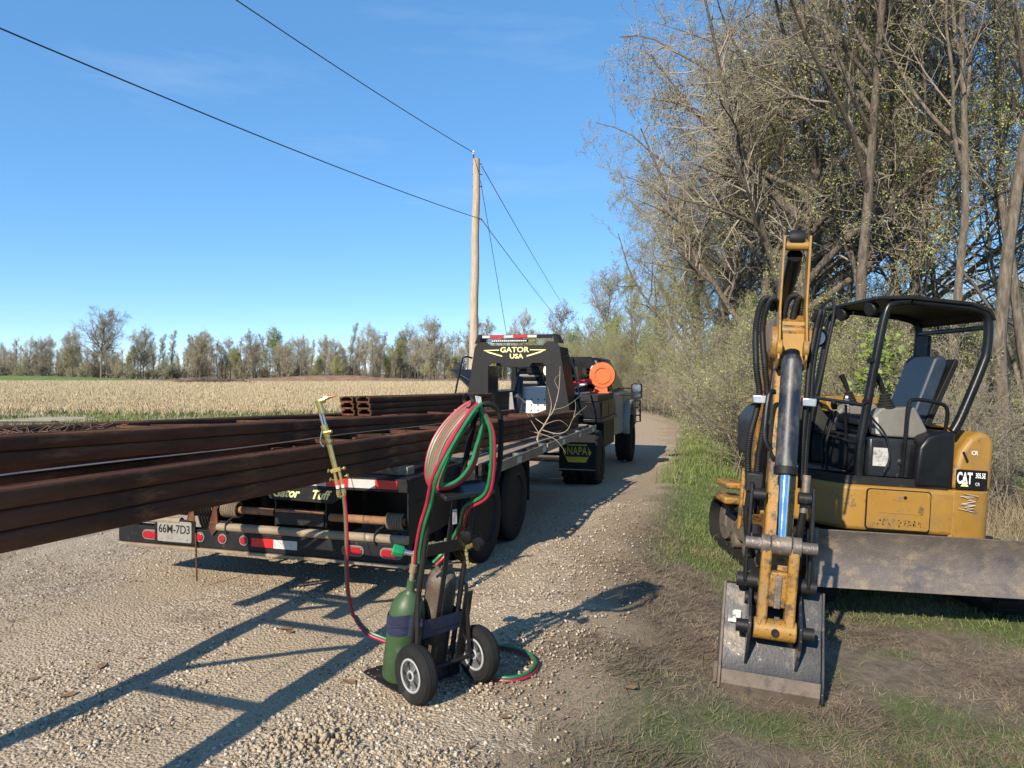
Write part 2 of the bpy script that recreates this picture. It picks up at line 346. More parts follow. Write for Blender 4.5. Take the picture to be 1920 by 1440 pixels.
ta = nt.nodes.new('ShaderNodeAttribute'); ta.attribute_name = 'track'
tm = nt.nodes.new('ShaderNodeMath'); tm.operation = 'MULTIPLY_ADD'; tm.inputs[1].default_value = -.85; nt.links.new(ta.outputs['Fac'], tm.inputs[0]); nt.links.new(big, tm.inputs[2]); tm.use_clamp = True
c = mixc(nt, tm.outputs[0], sand, peb)
c = mixc(nt, step(nt, noise(nt, tc, .8, 7, .7), .60, .72), c, (.155,.115,.078))
nt.links.new(c, b.inputs['Base Color']); b.inputs['Roughness'].default_value = .92
bp = nt.nodes.new('ShaderNodeBump'); bp.inputs['Strength'].default_value = .75; bp.inputs['Distance'].default_value = .012; bp.invert = True
nt.links.new(v.outputs['Distance'], bp.inputs['Height'])
bp2 = nt.nodes.new('ShaderNodeBump'); bp2.inputs['Strength'].default_value = .4; bp2.inputs['Distance'].default_value = .01
nt.links.new(noise(nt, tc, 120, 4, .7), bp2.inputs['Height']); nt.links.new(bp.outputs[0], bp2.inputs['Normal']); nt.links.new(bp2.outputs[0], b.inputs['Normal'])
struct(link('gravel_lane', me, m))
gravel_mat = m
# stubble field on the left
fy = 26 + 183*np.linspace(0,1,60)**1.8; fs = np.linspace(0,1,50)
Yf = np.repeat(fy[:,None], 50, 1); fr = .27*fy - 7.5 - .009*np.clip(fy-20,0,40)**2; fr = np.where(fy > 60, fr, fr); fl = -fy*1.6-60
Xf = fl[:,None] + (fr-fl)[:,None]*fs[None,:]
me = grid_mesh('stubble_field', Xf, Yf, gz(Xf, Yf)+.03)
straw = M('straw_litter', [(.26,.195,.115), (.40,.32,.20), (.52,.43,.29)], 3, .9, stretch=(.35,2,1), wear=((.16,.115,.075), 1.1, .56, .72), bump=.6, bscale=14)
struct(link('stubble_field', me, straw))
def inst(V0, F0, P, scl, rz, tilt=None):
    """numpy instancing of a small mesh: positions, per-axis scales, turn about z"""
    n = len(P); V = V0[None]*scl[:,None,:]
    if tilt is not None:
        ax, ay = tilt; V = V.copy(); V[:,:,0] += V[:,:,2]*ax[:,None]; V[:,:,1] += V[:,:,2]*ay[:,None]
    c, s_ = np.cos(rz)[:,None], np.sin(rz)[:,None]
    W = np.stack([V[:,:,0]*c - V[:,:,1]*s_, V[:,:,0]*s_ + V[:,:,1]*c, V[:,:,2]], 2) + P[:,None,:]
    F = F0[None] + (np.arange(n)*len(V0))[:,None,None]
    return W.reshape(-1,3), F.reshape(-1, F0.shape[1])
# loose stones: each a small lopsided block
cube = np.array([[x,y,z] for z in (-1,1) for y in (-1,1) for x in (-1,1)], float)*.5
cube[4:,:2] *= .62; cube[[1,6],2] *= .6; cube[[2,7],0] *= 1.25; cube[[0,5],1] *= .75
cf = np.array([(0,2,3,1),(4,5,7,6),(0,1,5,4),(2,6,7,3),(0,4,6,2),(1,3,7,5)])
def stones(n, ymax, smin, smax, emax, power=2.2, sel=None):
    y = 2.4 + (ymax-2.4)*rng.random(n)**power; x = (rng.random(n)*1.6-.85)*y*.85 - .1
    e = edge(x, y); k = (e < emax + (rng.random(n)-.5)*.7) & (e > -6)
    dens = .10 + 1.0*sm(.42, .66, vnoise(x,y,.9,31)*.6 + vnoise(x,y,3,32)*.4 + .25*np.exp(-(e+.3)**2/.25))
    k &= rng.random(n) < dens*(1-.8*track(x, y))
    x, y = x[k], y[k]; n = len(x); sz = smin + (smax-smin)*rng.random(n)**3.2
    P = np.stack([x, y, gz(x,y)+.010+sz*.12], 1)
    return P, sz[:,None]*(.6+.7*rng.random((n,3)))*np.array([1,1,.75]), rng.random(n)*6.3
stone_mats = [M('pale_limestone', [(.44,.385,.305), (.56,.495,.405)], 30, .9), M('tan_limestone', [(.305,.24,.158), (.435,.352,.248)], 30, .9), M('brown_stone', [(.13,.10,.075), (.23,.185,.135)], 30, .9)]
for k, (nm, n) in enumerate((('pale_gravel', 24000), ('tan_gravel', 54000), ('brown_gravel', 18000))):
    P, sc, rz = stones(n, 9.0, .0042, .019, .25)
    if k == 1:                                                 # heap of coarser stone in front of the cart's toe plate
        q = 380; hx = -.80+rng.normal(size=q)*.13; hy = 2.98+rng.normal(size=q)*.08
        hp = np.stack([hx, hy, gz(hx,hy)+.012+.03*np.exp(-((hx+.80)**2/.03+(hy-2.98)**2/.012))*rng.random(q)], 1)
        P = np.concatenate([P, hp]); sc = np.concatenate([sc, (.007+.016*rng.random((q,1)))*(.7+.5*rng.random((q,3)))]); rz = np.concatenate([rz, rng.random(q)*6.3])
    V, F = inst(cube, cf, P, sc, rz, (rng.normal(size=len(P))*.3, rng.normal(size=len(P))*.3))
    o = link(nm, fastmesh(nm, V, F), stone_mats[k]); struct(o, 'stuff'); tag(o, ['scattered pale limestone gravel on the lane', 'scattered tan limestone gravel on the lane', 'scattered dark brown pebbles on the lane'][k], 'gravel')
# grass: bent three-point blades
blade = np.array([[-.5,0,0],[.5,0,0],[-.36,.10,.55],[.36,.10,.55],[0,.34,1]], float)
bf3 = np.array([(0,1,3),(0,3,2),(2,3,4)])
def blades(name, label, x, y, hmin, hmax, wid, mat, cat='grass', z0=0, lay=.25):
    n = len(x); h = hmin + (hmax-hmin)*rng.random(n)**1.6
    P = np.stack([x, y, gz(x,y)-.005+z0], 1); sc = np.stack([wid*(.7+.6*rng.random(n)), h*(.4+1.2*rng.random(n)), h], 1)
    V, F = inst(blade, bf3, P, sc, rng.random(n)*6.3, (rng.normal(size=n)*lay, rng.normal(size=n)*lay))
    o = link(name, fastmesh(name, V, F), mat); struct(o, 'stuff'); tag(o, label, cat); return o
grass_m = M('green_grass', [(.07,.10,.022), (.12,.16,.04), (.21,.23,.08)], 1.6, .6, coords='Object')
dry_m = M('dry_grass', [(.13,.098,.062), (.23,.18,.115), (.34,.275,.18)], 3, .85)
brown_m = M('dead_brown_litter', [(.085,.06,.04), (.17,.125,.085), (.26,.20,.14)], 3, .9)
def scatter(n, x0, x1, y0, y1, f, power=1.7):
    y = y0 + (y1-y0)*rng.random(n)**power; x = x0 + (x1-x0)*rng.random(n)*1.0
    x = np.where(np.abs(x) > y*.95+1.2, np.nan, x); k = ~np.isnan(x); x, y = x[k], y[k]
    k = rng.random(len(x)) < f(x, y); return x[k], y[k]
x, y = scatter(500000, -1, 9, 2.4, 26, lambda x,y: grassiness(x,y)**1.4*(edge(x,y) < 5))
k = y < 5.6+rng.normal(size=len(y))*.5
short_m = M('muted_short_grass', [(.062,.074,.024), (.105,.12,.04), (.20,.19,.085)], 2.5, .7)
blades('verge_grass', 'sparse short green grass on the bare soil in the foreground', x[k], y[k], .015, .058, .0032, short_m, lay=.7)
blades('verge_grass', 'short green grass along the right verge of the lane', x[~k], y[~k], .02, .07, .006, grass_m, lay=.5)
x, y = scatter(60000, 1.5, 12, 11, 42, lambda x,y: sm(.1,.6,edge(x,y))*(edge(x,y) < 4.2)*(vnoise(x,y,.6,40) > .25))
blades('lane_side_grass', 'longer sunlit grass at the wood edge far along the lane', x, y, .06, .22, .012, grass_m)
x, y = scatter(110000, -1.2, 6, 2.4, 8, lambda x,y: sm(-.25,.5,edge(x,y))*(1-.6*grassiness(x,y))*sm(.25,.6,vnoise(x,y,2.2,41)))
blades('dry_grass_litter', 'flattened dry grass and straw lying on the verge', x, y, .012, .045, .003, dry_m, lay=1.7)
x, y = scatter(130000, -1.2, 6, 2.4, 8, lambda x,y: sm(-.1,.4,edge(x,y))*sm(.35,.62,vnoise(x,y,1.7,42)))
blades('brown_litter', 'dark brown dead leaf litter on the verge', x, y, .015, .05, .006, brown_m, 'leaf litter', lay=2.2)
x, y = scatter(26000, -5.5, -1.6, 4.2, 8.5, lambda x,y: sm(.3,.6,vnoise(x,y,1.2,43))*sm(2.6,4.2,-edge(x,y)))
blades('straw_litter', 'dry straw litter on gravel left of the trailer', x, y, .02, .06, .005, dry_m, lay=2)
x, y = scatter(30000, 3, 14, 9, 40, lambda x,y: sm(1.6,2.6,edge(x,y))*(edge(x,y) < 6))
blades('tall_dry_grass', 'tall dry grass at the foot of the roadside brush', x, y, .15, .55, .009, dry_m, lay=.35)
x, y = scatter(9000, 3.2, 8, 6.5, 11, lambda x,y: (edge(x,y) > 2.8)*1.)
blades('tall_grass_by_excavator', 'tall pale grass standing behind the excavator', x, y, .12, .5, .007, dry_m, lay=.4)
x = -28+rng.random(26000)*28; y = 20+rng.random(26000)*11; k = (x < .27*y-7.2) & (vnoise(x,y,.5,44) > .36); 
blades('field_edge_grass', 'green grass strip along the near edge of the stubble field', x[k], y[k], .08, .3, .03, grass_m)
# corn stubble in rows
stalk = np.array([[-.5,0,0],[.5,0,0],[0,.6,0],[-.3,0,1],[.3,0,1],[0,.4,1]], float); sf = np.array([(0,1,4,3),(1,2,5,4),(2,0,3,5)])
n = 105000; y = 27.5 + 145*rng.random(n)**2.0; x = -(y*.98)*rng.random(n) + .12*y
row = np.round((x*.96-y*.27)/.55)*.55; x = (row + (rng.random(n)-.5)*.13 + y*.27)/.96
k = (x < .27*y-7.6-.009*np.clip(y-20,0,40)**2) & (vnoise(x,y,.15,45) > .12) & (y > 28 + 3*vnoise(x,y,.4,46) + 1.5*vnoise(x,y,2,47)); x, y = x[k], y[k]; n = len(x)
w_ = .018+.0008*y; P = np.stack([x, y, gz(x,y)], 1); sc = np.stack([w_, w_, .10+.26*rng.random(n)], 1)
V, F = inst(stalk, sf, P, sc, rng.random(n)*6.3, (rng.normal(size=n)*.35, rng.normal(size=n)*.35))
stub = M('corn_stubble', [(.36,.27,.15), (.52,.42,.255), (.62,.53,.36)], 2, .85)
o = link('corn_stubble', fastmesh('corn_stubble', V, F), stub); struct(o, 'stuff'); tag(o, 'pale cut corn stubble standing in rows across the field', 'stubble')
# dirt bank and green strip at the far side of the field
def bank(name, label, x0, x1, y0, h, wdt, mat, cat):
    n = 80; t = np.linspace(0,1,n); xx = x0+(x1-x0)*t; hh = h*(.4+.9*vnoise(xx, xx*0, .12, 51))*np.sin(np.pi*np.clip(t,.02,.98))**.4
    prof = np.array([(-1,0),(-.5,.75),(0,1),(.5,.7),(1,0)]); X = np.repeat(xx[:,None],5,1); Y = y0+prof[None,:,0]*wdt+(vnoise(X,X*0,.1,52)-.5)*2; Z = gz(X,Y)+hh[:,None]*prof[None,:,1]
    return struct(link(name, grid_mesh(name, X, Y, Z), mat))
bank('dirt_bank', '', -75, 4, 150, 1.1, 4, M('red_brown_dirt', [(.15,.085,.05), (.27,.17,.105)], .8, .95, bump=.5, bscale=4), 'bank')
bank('grass_bank', '', -190, -72, 165, 1.3, 8, M('far_green_grass', [(.08,.14,.025), (.14,.21,.045)], .5, .9), 'bank')

# ---------------------------------------------------------------- trees
def segs_mesh(name, P0, P1, r0, r1, k):
    """every segment a k-sided tapered stick"""
    P0 = np.array(P0); P1 = np.array(P1); r0 = np.array(r0); r1 = np.array(r1)
    d = P1-P0; L = np.linalg.norm(d, axis=1, keepdims=True)+1e-9; d = d/L
    ref = np.where(np.abs(d[:,2:3]) < .9, np.array([[0,0,1.]]), np.array([[1.,0,0]]))
    a = np.cross(d, ref); a /= np.linalg.norm(a, axis=1, keepdims=True)+1e-9; b = np.cross(d, a)
    V = []
    for P, r in ((P0-d*r0[:,None]*.3, r0), (P1, r1)):
        for i in range(k):
            t = 2*math.pi*i/k; V.append(P + (a*math.cos(t)+b*math.sin(t))*r[:,None])
    V = np.stack(V, 1); n = len(P0)
    F0 = np.array([(i, (i+1)%k, k+(i+1)%k, k+i) for i in range(k)])
    me = fastmesh(name, V.reshape(-1,3), (F0[None]+(np.arange(n)*2*k)[:,None,None]).reshape(-1,4))
    me.polygons.foreach_set('use_smooth', [True]*len(me.polygons)); return me
def unit(v): return v/(np.linalg.norm(v)+1e-9)
def grow(seed, H=12, r=.16, lean=(0,0), levels=4, nch=(12,8,7,5), first=.3, ang=(50,50,48,45), lenr=(.42,.45,.42,.5), wob=.14, up=.12, minr=.004, leaves=0, leafsize=.05, stems=1):
    rg = np.random.default_rng(seed); thick = [[],[],[],[]]; thin = [[],[],[],[]]; tips = []
    def branch(p, d, L, rad, lev):
        n = 10 if lev == 0 else (9 if lev == 1 else (5 if lev == 2 else 3)); pts = [p]; dirs = []
        for i in range(n):
            d = unit(d + rg.normal(size=3)*wob*(.45 if lev == 0 else (.85 if lev == 1 else 1.25)) + np.array([0,0,(up*(.3 if lev == 0 else (.9-1.5*i/n if lev == 1 else .5)))]) + (np.array([lean[0],lean[1],0])*.10 if lev == 0 else 0))
            p = p + d*L/n; pts.append(p); dirs.append(d)
        rr = [max(minr, rad*(1-.80*i/n)) for i in range(n+1)]
        tgt = thick if rad > .028 else thin
        for i in range(n):
            tgt[0].append(pts[i]); tgt[1].append(pts[i+1]); tgt[2].append(rr[i]); tgt[3].append(rr[i+1])
        if lev >= levels: tips.append(pts[-1]); tips.append(pts[-2]); return
        m = nch[lev]; m = max(2, int(round(m*(.75+.5*rg.random()))))
        for j in range(m):
            t = (first if lev == 0 else .18) + (1-(first if lev == 0 else .18))*((j+rg.random())/m)
            i = min(n-1, int(t*n)); q = pts[i] + (pts[i+1]-pts[i])*(t*n-i); dd = dirs[i]
            a = rg.random()*6.283; u = unit(np.cross(dd, [math.cos(a), math.sin(a), .3])); an = math.radians(ang[lev]*(.65+.7*rg.random()))
            nd = unit(dd*math.cos(an) + u*math.sin(an))
            l = L*lenr[lev]*(1.25-.75*t if lev == 0 else 1.15-.5*t)*(.7+.6*rg.random())
            branch(q, nd, l, max(minr, rr[i]*(.62 if lev == 0 else .6)), lev+1)
    for s_ in range(stems):
        d0 = unit(np.array([lean[0]+(rg.normal()*.35 if stems > 1 else 0), lean[1]+(rg.normal()*.35 if stems > 1 else 0), 1.]))
        branch(np.array([rg.normal()*.25*(stems > 1), rg.normal()*.25*(stems > 1), -.15]), d0, H*(1 if stems == 1 else .65+.5*rg.random()), r, 0)
    lv = None
    if leaves:
        T = np.array(tips); n = int(len(T)*leaves); T = T[rg.integers(0, len(T), n)] + rg.normal(size=(n,3))*leafsize*1.6
        q = np.array([[-.5,0,0],[0,-.28,.1],[.5,0,0],[0,.28,.1]]); A = rg.normal(size=(n,3)); A /= np.linalg.norm(A,axis=1,keepdims=True)
        B = np.cross(A, rg.normal(size=(n,3))); B /= np.linalg.norm(B,axis=1,keepdims=True); Cc = np.cross(A,B); sz = leafsize*(.6+.9*rg.random(n))
        V = (q[None,:,0:1]*A[:,None]+q[None,:,1:2]*B[:,None]+q[None,:,2:3]*Cc[:,None])*sz[:,None,None]+T[:,None]
        lv = fastmesh('leaves', V.reshape(-1,3), np.arange(n*4).reshape(-1,4))
    mt = segs_mesh('trunk', *thick, 6) if thick[0] else None
    return mt, segs_mesh('crown', *thin, 3) if thin[0] else None, lv
def make_tree(parts, name, label, cat, loc, rz, sc, group=None, mats=(bark, twig, leaf_bud)):
    t = thing(name, label, cat, loc, (0,0,rz), group); t.scale = (sc,sc,sc) if not isinstance(sc, tuple) else sc
    for me, nm, mt in zip(parts, ('trunk','crown','leaves'), mats):
        if me:
            o = bpy.data.objects.new(nm, me); C.objects.link(o); o.parent = t
            if not me.materials: me.materials.append(mt)
            o.material_slots[0].link = 'OBJECT'; o.material_slots[0].material = mt
    return t
def at(u, d, dz=0):
    """ground point seen in pixel column u at distance d"""
    x = (u-960)/1350*d; return (x, d, float(gz(x, d))-.05+dz)
V_near = [grow(101, 10.0, .17, (-.04,-.03), 4, (17,11,7,5), .24, (58,52,50,46), (.60,.36,.42,.5), .12, .10, .0042, 1.2, .034),
          grow(102, 13, .12, (-.06,.0), 4, (14,9,7,4), .40, (38,48,48,45), (.38,.36,.42,.5), .10, .12, .0042, .7, .034),
          grow(103, 12, .09, (.08,-.05), 4, (13,8,7,4), .42, (36,46,48,45), (.34,.36,.42,.5), .10, .12, .0042, .9, .034),
          grow(104, 9.5, .075, (-.1,.05), 4, (13,8,7,4), .34, (46,50,48,45), (.42,.36,.42,.5), .14, .1, .0042, 2.0, .036)]
NEAR = [(0,1510,15,.2,1.1,'broad bare tree whose long limbs reach left over the lane'),
        (1,1600,13.0,1.9,1.0,'tall bare tree rising just left of the excavator canopy'),
        (2,1740,12.0,.6,1.0,'slim bare tree standing behind the excavator canopy roof'),
        (1,1885,11.5,3.4,1.05,'thick bare tree at the right edge of the photo'),
        (3,1660,15.5,2.5,1.05,'crooked bare tree in the wood behind the excavator seat'),
        (0,1730,17.5,.5,1.0,'spreading bare tree deeper in the wood right of the boom'),
        (0,1425,18,5.9,1.0,'broad bare tree left of the boom top reaching over the verge'),
        (0,1365,24,.9,1.1,'bare spreading tree midway along the wood edge'),
        (1,1400,21,4.0,.95,'tall slim bare tree in the wood edge left of the boom'),
        (0,1320,31,2.2,1.0,'far spreading bare tree where the wood edge narrows')]
for k, u, d, rz, sc, lab in NEAR:
    make_tree(V_near[k], 'bare_tree', lab, 'tree', at(u, d), rz, sc)
G = 'bare trees of the roadside wood'
for i, (k, u, d) in enumerate([(1,1510,16.5),(2,1580,16),(3,1800,13.5),(2,1960,12.5),(3,1500,19),(1,1450,22),(2,1750,19),(3,1950,16),(0,1440,26),(1,1370,29),(2,1400,33),(3,1330,33),
        (1,1290,46),(2,1480,27),(1,1560,25),(3,1290,52),(2,1260,58),(2,1990,15),(1,1540,32),(1,1460,36),(3,1690,14),(2,1770,15.5),(2,1630,18),(3,1420,30),(3,1380,24)]):
    make_tree(V_near[k], 'bare_tree', 'bare grey-brown tree among others in the roadside wood', 'tree', at(u, d), rng.random()*6.28 if k else rng.normal()*.5+.2, .85+.3*rng.random(), G)
for u, d, sc, lab in [(1215,38,.62,'green leafing tree leaning over the lane beyond the mirror'),(1245,31,.60,'yellow-green leafing tree at the wood edge above the lane'),(1205,47,.66,'fresh green tree where the wood meets the bend of the lane'),(1300,25,.55,'young yellow-green tree at the wood edge left of the boom')]:
    make_tree(V_near[3], 'leafing_tree', lab, 'tree', at(u,d), u*.13, sc*1.15, None, (bark, twig, leaf_green))
V_sh = [grow(201, 3.0, .022, (0,0), 3, (9,6,5), .15, (40,45,45), (.45,.5,.5), .2, .12, .0035, 1.0, .028, 9),
        grow(202, 3.8, .026, (0,0), 3, (9,6,5), .2, (38,45,45), (.40,.5,.5), .18, .12, .0035, 2.0, .032, 8),
        grow(203, 2.4, .016, (0,0), 3, (8,6,4), .15, (42,45,45), (.5,.5,.5), .25, .08, .003, .15, .035, 10)]
GS = 'tangled brush along the wood edge'
for i in range(84):
    t = i/84.; d = 11 + 34*(i % 46)/46. + rng.random()*1.2; off = (0 if i < 46 else 1.5) + rng.random()*1.1
    x = (.19*min(d, 26)+1.75 - .012*max(0, d-26)**2) + off
    k = int(rng.choice([0,1,1,2])); pale = rng.random() < .35
    tr = make_tree(V_sh[k], 'roadside_shrub', 'leafing twiggy shrub in the tangle along the wood edge', 'shrub', (x, d, float(gz(x,d))-.05), rng.random()*6.28, .55+.5*rng.random(), GS, (twig, twig, leaf_green if d > 17 and i % 3 else leaf_bud))
for u, d, k in [(1700,11.2,2),(1860,10.2,2),(1930,9.6,2),(1570,12,1),(1660,13.5,0),(1830,12.5,0),(1500,13,1),(1760,15,1),(1620,16,0)]:
    make_tree(V_sh[k], 'woodland_shrub', 'twiggy shrub in the wood behind the excavator', 'shrub', at(u,d), rng.random()*6.28, .55+.3*rng.random(), 'shrubs behind the excavator', (twig, twig, leaf_bud))
for i in range(40):
    u = 1420+620*(i+rng.random())/40; d = 24+rng.random()*18
    make_tree(V_sh[i%2], 'deep_wood_shrub', 'twiggy undergrowth shrub deep in the roadside wood', 'shrub', at(u,d), rng.random()*6.28, 1.2+.6*rng.random(), 'undergrowth deep in the wood', (twig, twig, leaf_bud))
V_gr = grow(301, 2.4, .016, (0,0), 3, (7,5,4), .70, (55,45,45), (.20,.5,.5), .12, .1, .003, 2.2, .06, 1)
make_tree(V_gr, 'leafy_sapling', 'bright green leafing sapling seen through the excavator canopy', 'sapling', at(1600, 9.0), 1, 1.02, None, (twig, twig, leaf_green))
V_far = [grow(401, 13, .20, (0,0), 3, (18,11,9), .25, (44,48,48), (.40,.42,.5), .13, .15, .018, .12, .16),
         grow(402, 12, .13, (.04,0), 3, (14,9,7), .30, (26,40,45), (.24,.42,.5), .1, .2, .018, .06, .16),
         grow(403, 14, .14, (-.04,0), 3, (15,9,7), .35, (22,40,45), (.22,.42,.5), .1, .2, .018, .2, .16),
         grow(404, 10, .14, (0,0), 3, (16,10,8), .2, (42,45,45), (.36,.45,.5), .14, .12, .018, 1.6, .19)]
V_farsh = grow(405, 4.2, .06, (0,0), 2, (10,8), .1, (42,45), (.5,.5), .2, .1, .022, .25, .2, 11)
GF = 'trees of the far treeline'; hazed_twig = M('haze_paled_far_twigs', [(.27,.24,.175), (.40,.355,.27)], .3, .95, vary=.25)  # distance haze is put into the twig colour as a paler grey-tan
for i in range(250):
    u = -60 + 1130*(i+rng.random())/250; d = 178 + rng.random()*42 - .03*u; k = int(rng.choice([0,0,1,2,0,3,1,2,1]))
    make_tree(V_far[k], 'far_tree', 'slender bare tree in the far treeline across the field', 'tree', at(u, d), rng.random()*6.28, (.48+.42*rng.random()**1.4)*(1.08 if u > 600 else .95), GF, (bark, hazed_twig, leaf_bud))
for i in range(95):
    u = -60 + 1150*(i+rng.random())/95; d = 168+rng.random()*70
    make_tree(V_farsh, 'far_shrub', 'low brush at the foot of the far treeline', 'shrub', at(u, d), rng.random()*6.28, .6+.6*rng.random(), 'brush below the far treeline', (bark, hazed_twig, leaf_bud))
V_round = grow(406, 17, .34, (0,0), 3, (26,13,9), .36, (52,50,48), (.46,.42,.5), .09, .16, .02, .5, .17)
make_tree(V_round, 'round_crowned_tree', 'tall round-crowned tree standing out of the far treeline at left', 'tree', at(190, 168), .4, .86)
for u, d, sc, lab in [(372,180,1.05,'green-topped tree left of the middle of the far treeline'),(525,178,1.12,'tall green leafing tree above the brush pile in the treeline'),(740,176,1.02,'pale green tree in the treeline left of the utility pole'),(985,120,.78,'low rounded brownish tree just right of the pole beyond the truck')]:
    make_tree(V_far[3], 'leafing_tree', lab, 'tree', at(u,d), u*.1, sc*1.02, None, (bark, twig, leaf_green if u < 900 else leaf_bud))
for u, d, k, sc, lab in [(1050,95,0,.72,'bare tree beyond the truck right of the light bar'),(1140,75,0,.85,'tall pale bare tree above the orange reel'),(1095,80,3,.62,'green bushy tree behind the truck cab'),(1170,62,3,.62,'green leafing tree where the lane bends away'),(1185,52,1,.75,'bare tree at the bend of the lane'),(1215,47,3,.55,'bushy tree at the end of the visible lane')]:
    make_tree(V_far[k], 'lane_end_tree', lab, 'tree', at(u,d), u*.07, sc, None, (bark, twig, leaf_green if k == 3 else leaf_bud))
for i in range(26):
    u = 1060+150*rng.random(); d = 46+rng.random()*30
    make_tree(V_sh[i%2], 'lane_end_shrub', 'twiggy shrub in the thicket where the lane bends away', 'shrub', at(u,d), rng.random()*6.28, 1.0+.5*rng.random(), 'thicket at the bend of the lane', (twig, twig, leaf_bud))
# brush pile in the field
rg = np.random.default_rng(9); t = thing('brush_pile', 'heap of cut branches lying at the far side of the field', 'brush pile', at(395, 128))
P0 = rg.normal(size=(170,3))*np.array([2.6,1,.12])+np.array([0,0,.35]); D = rg.normal(size=(170,3))*np.array([1.9,1,.33])
link('branches', segs_mesh('branches', P0, P0+D+np.array([0,0,.35]), np.full(170,.06), np.full(170,.03), 4), bark, t)
# ---------------------------------------------------------------- utility poles and wires
t = thing('utility_pole', 'tall weathered wooden utility pole standing behind the trailer', 'utility pole', (-1.33, 24, float(gz(-1.33,24))-.1))
mb = MB(); n = 14; path = [(0+.155*k/n + .012*math.sin(k*1.7), 0, 9.02*k/n) for k in range(n+1)]
mb.tube(path, [.165-.05*k/n for k in range(n+1)], 18); mb.build('shaft', pole_wood, t)
MB().cyl((.05,-.02,8.45),(.05,-.02,9.16),.02).build('bracket', dusty_black, t)
MB().lathe([(.02,9.14),(.06,9.17),(.035,9.21),(.055,9.24),(.02,9.29)], 14, ((.05,-.02,0),(0,0,1))).build('insulator', white_paint, t)
for z in (8.85, 8.5, 8.1, 7.0):
    MB().cyl((.0,0,z),(.34,0,z),.014).build('bolt', dusty_black, t)
MB().lathe([(.01,0),(.04,.01),(.025,.05),(.04,.09),(.01,.10)], 12, ((.30,0,6.94),(0,0,1))).build('clamp', bright_steel, t)
t = thing('far_utility_pole', 'small distant wooden utility pole beyond the truck cab', 'utility pole', (10.4, 96, -.4))
MB().tube([(0,0,0),(.03,0,6.3)], [.2,.16], 10).build('shaft', pole_wood, t)
def wire(name, label, a, b, sag, r=.012, n=24):
    a = Vector(a); b = Vector(b); P = [a.lerp(b, i/n) - Vector((0,0,sag*4*(i/n)*(1-i/n))) for i in range(n+1)]
    o = MB().tube(P, r, 5).build(name, wire_m); return tag(o, label, 'wire')
zt = float(gz(-1.33,24))-.1
wire('power_line', 'upper overhead wire running from the pole top to the upper left', (-1.28, 23.98, zt+9.22), (-14.3, -14, zt+9.4), .75)
wire('power_line', 'lower overhead wire running from the pole to the left edge', (-1.0, 24, zt+7.0), (-15.5, -14, zt+7.1), .75)
wire('power_line', 'upper wire descending from the pole top to the right behind the truck', (-1.02, 24, zt+8.8), (10.4, 96, 5.6), .5, .014)
wire('power_line', 'lower wire descending from the pole to the right behind the truck', (-1.0, 24, zt+6.98), (10.3, 96, 4.6), .5, .014)
wire('guy_wire', 'thin guy wire slanting down right from the pole', (-1.05, 24, zt+8.3), (.35, 28.5, -.25), 0, .010)

# ---------------------------------------------------------------- flatbed trailer
TR = R(-16.92)
tr = thing('flatbed_trailer', 'black gooseneck flatbed trailer loaded with rusty rack frames', 'trailer', (-.679, 4.725, 0), (0,0,TR))
W = 2.35; DZ = .85
# rear frame box: top plate, back panel, side plate, dividers
MB().box(-W,0, 0,1.0, DZ-.012,DZ).build('rear_deck_plate', dusty_black, tr, .003)
MB().box(-W,0, -.012,.0, DZ-.085,DZ+.002).build('rear_edge_plate', trailer_black, tr, .003)
MB().box(-.012,.0, .002,1.0, .42,DZ-.014).build('side_plate', trailer_black, tr, .003)
MB().box(-W,-W+.012, .002,1.0, .42,DZ-.014).build('side_plate', trailer_black, tr, .003)
for x in (-.62, -1.02, -1.50):
    MB().prism([(.01,DZ-.015),(.01,.45),(.06,.42),(.5,.40),(.5,DZ-.015)], x-.006, x+.006, 'x').build('divider_plate', trailer_black, tr)
MB().box(-W+.02,-.02, .55,.57, .42,DZ-.02).build('inner_back_plate', black_paint, tr)
# gusset with the maker's script
MB().prism([(-1.12,DZ-.085),(-1.05,DZ-.175),(-.56,DZ-.185),(-.50,DZ-.15),(-.46,DZ-.087)], -.010, -.002, 'y').build('name_plate', trailer_black, tr, .002)
text('maker_lettering', 'Gator', .085, tape_yellow, tr, (-.93,-.0125,DZ-.128), (R(90),0,0), .001, .0022, .42, 1.0)
text('maker_lettering', 'Tuff', .085, tape_yellow, tr, (-.66,-.0125,DZ-.131), (R(90),0,0), .001, .0022, .42, 1.0)
text('side_lettering', 'Gator', .06, dusty_black, tr, (.0015,.16,DZ-.16), (R(90),0,R(90)), .0005, 0, .4)
# reflective strips on the rear edge
x = -.075
for k, (wd, mt, nm) in enumerate([(.16,red_tape,'red_reflector'),(.20,white_tape,'white_reflector'),(.17,red_tape,'red_reflector'),(.17,white_tape,'white_reflector'),(.17,red_tape,'red_reflector'),(.17,white_tape,'white_reflector')]):
    MB().box(x-wd,x, -.0145,-.0125, DZ-.066,DZ-.008).build(nm, mt, tr); x -= wd+.001
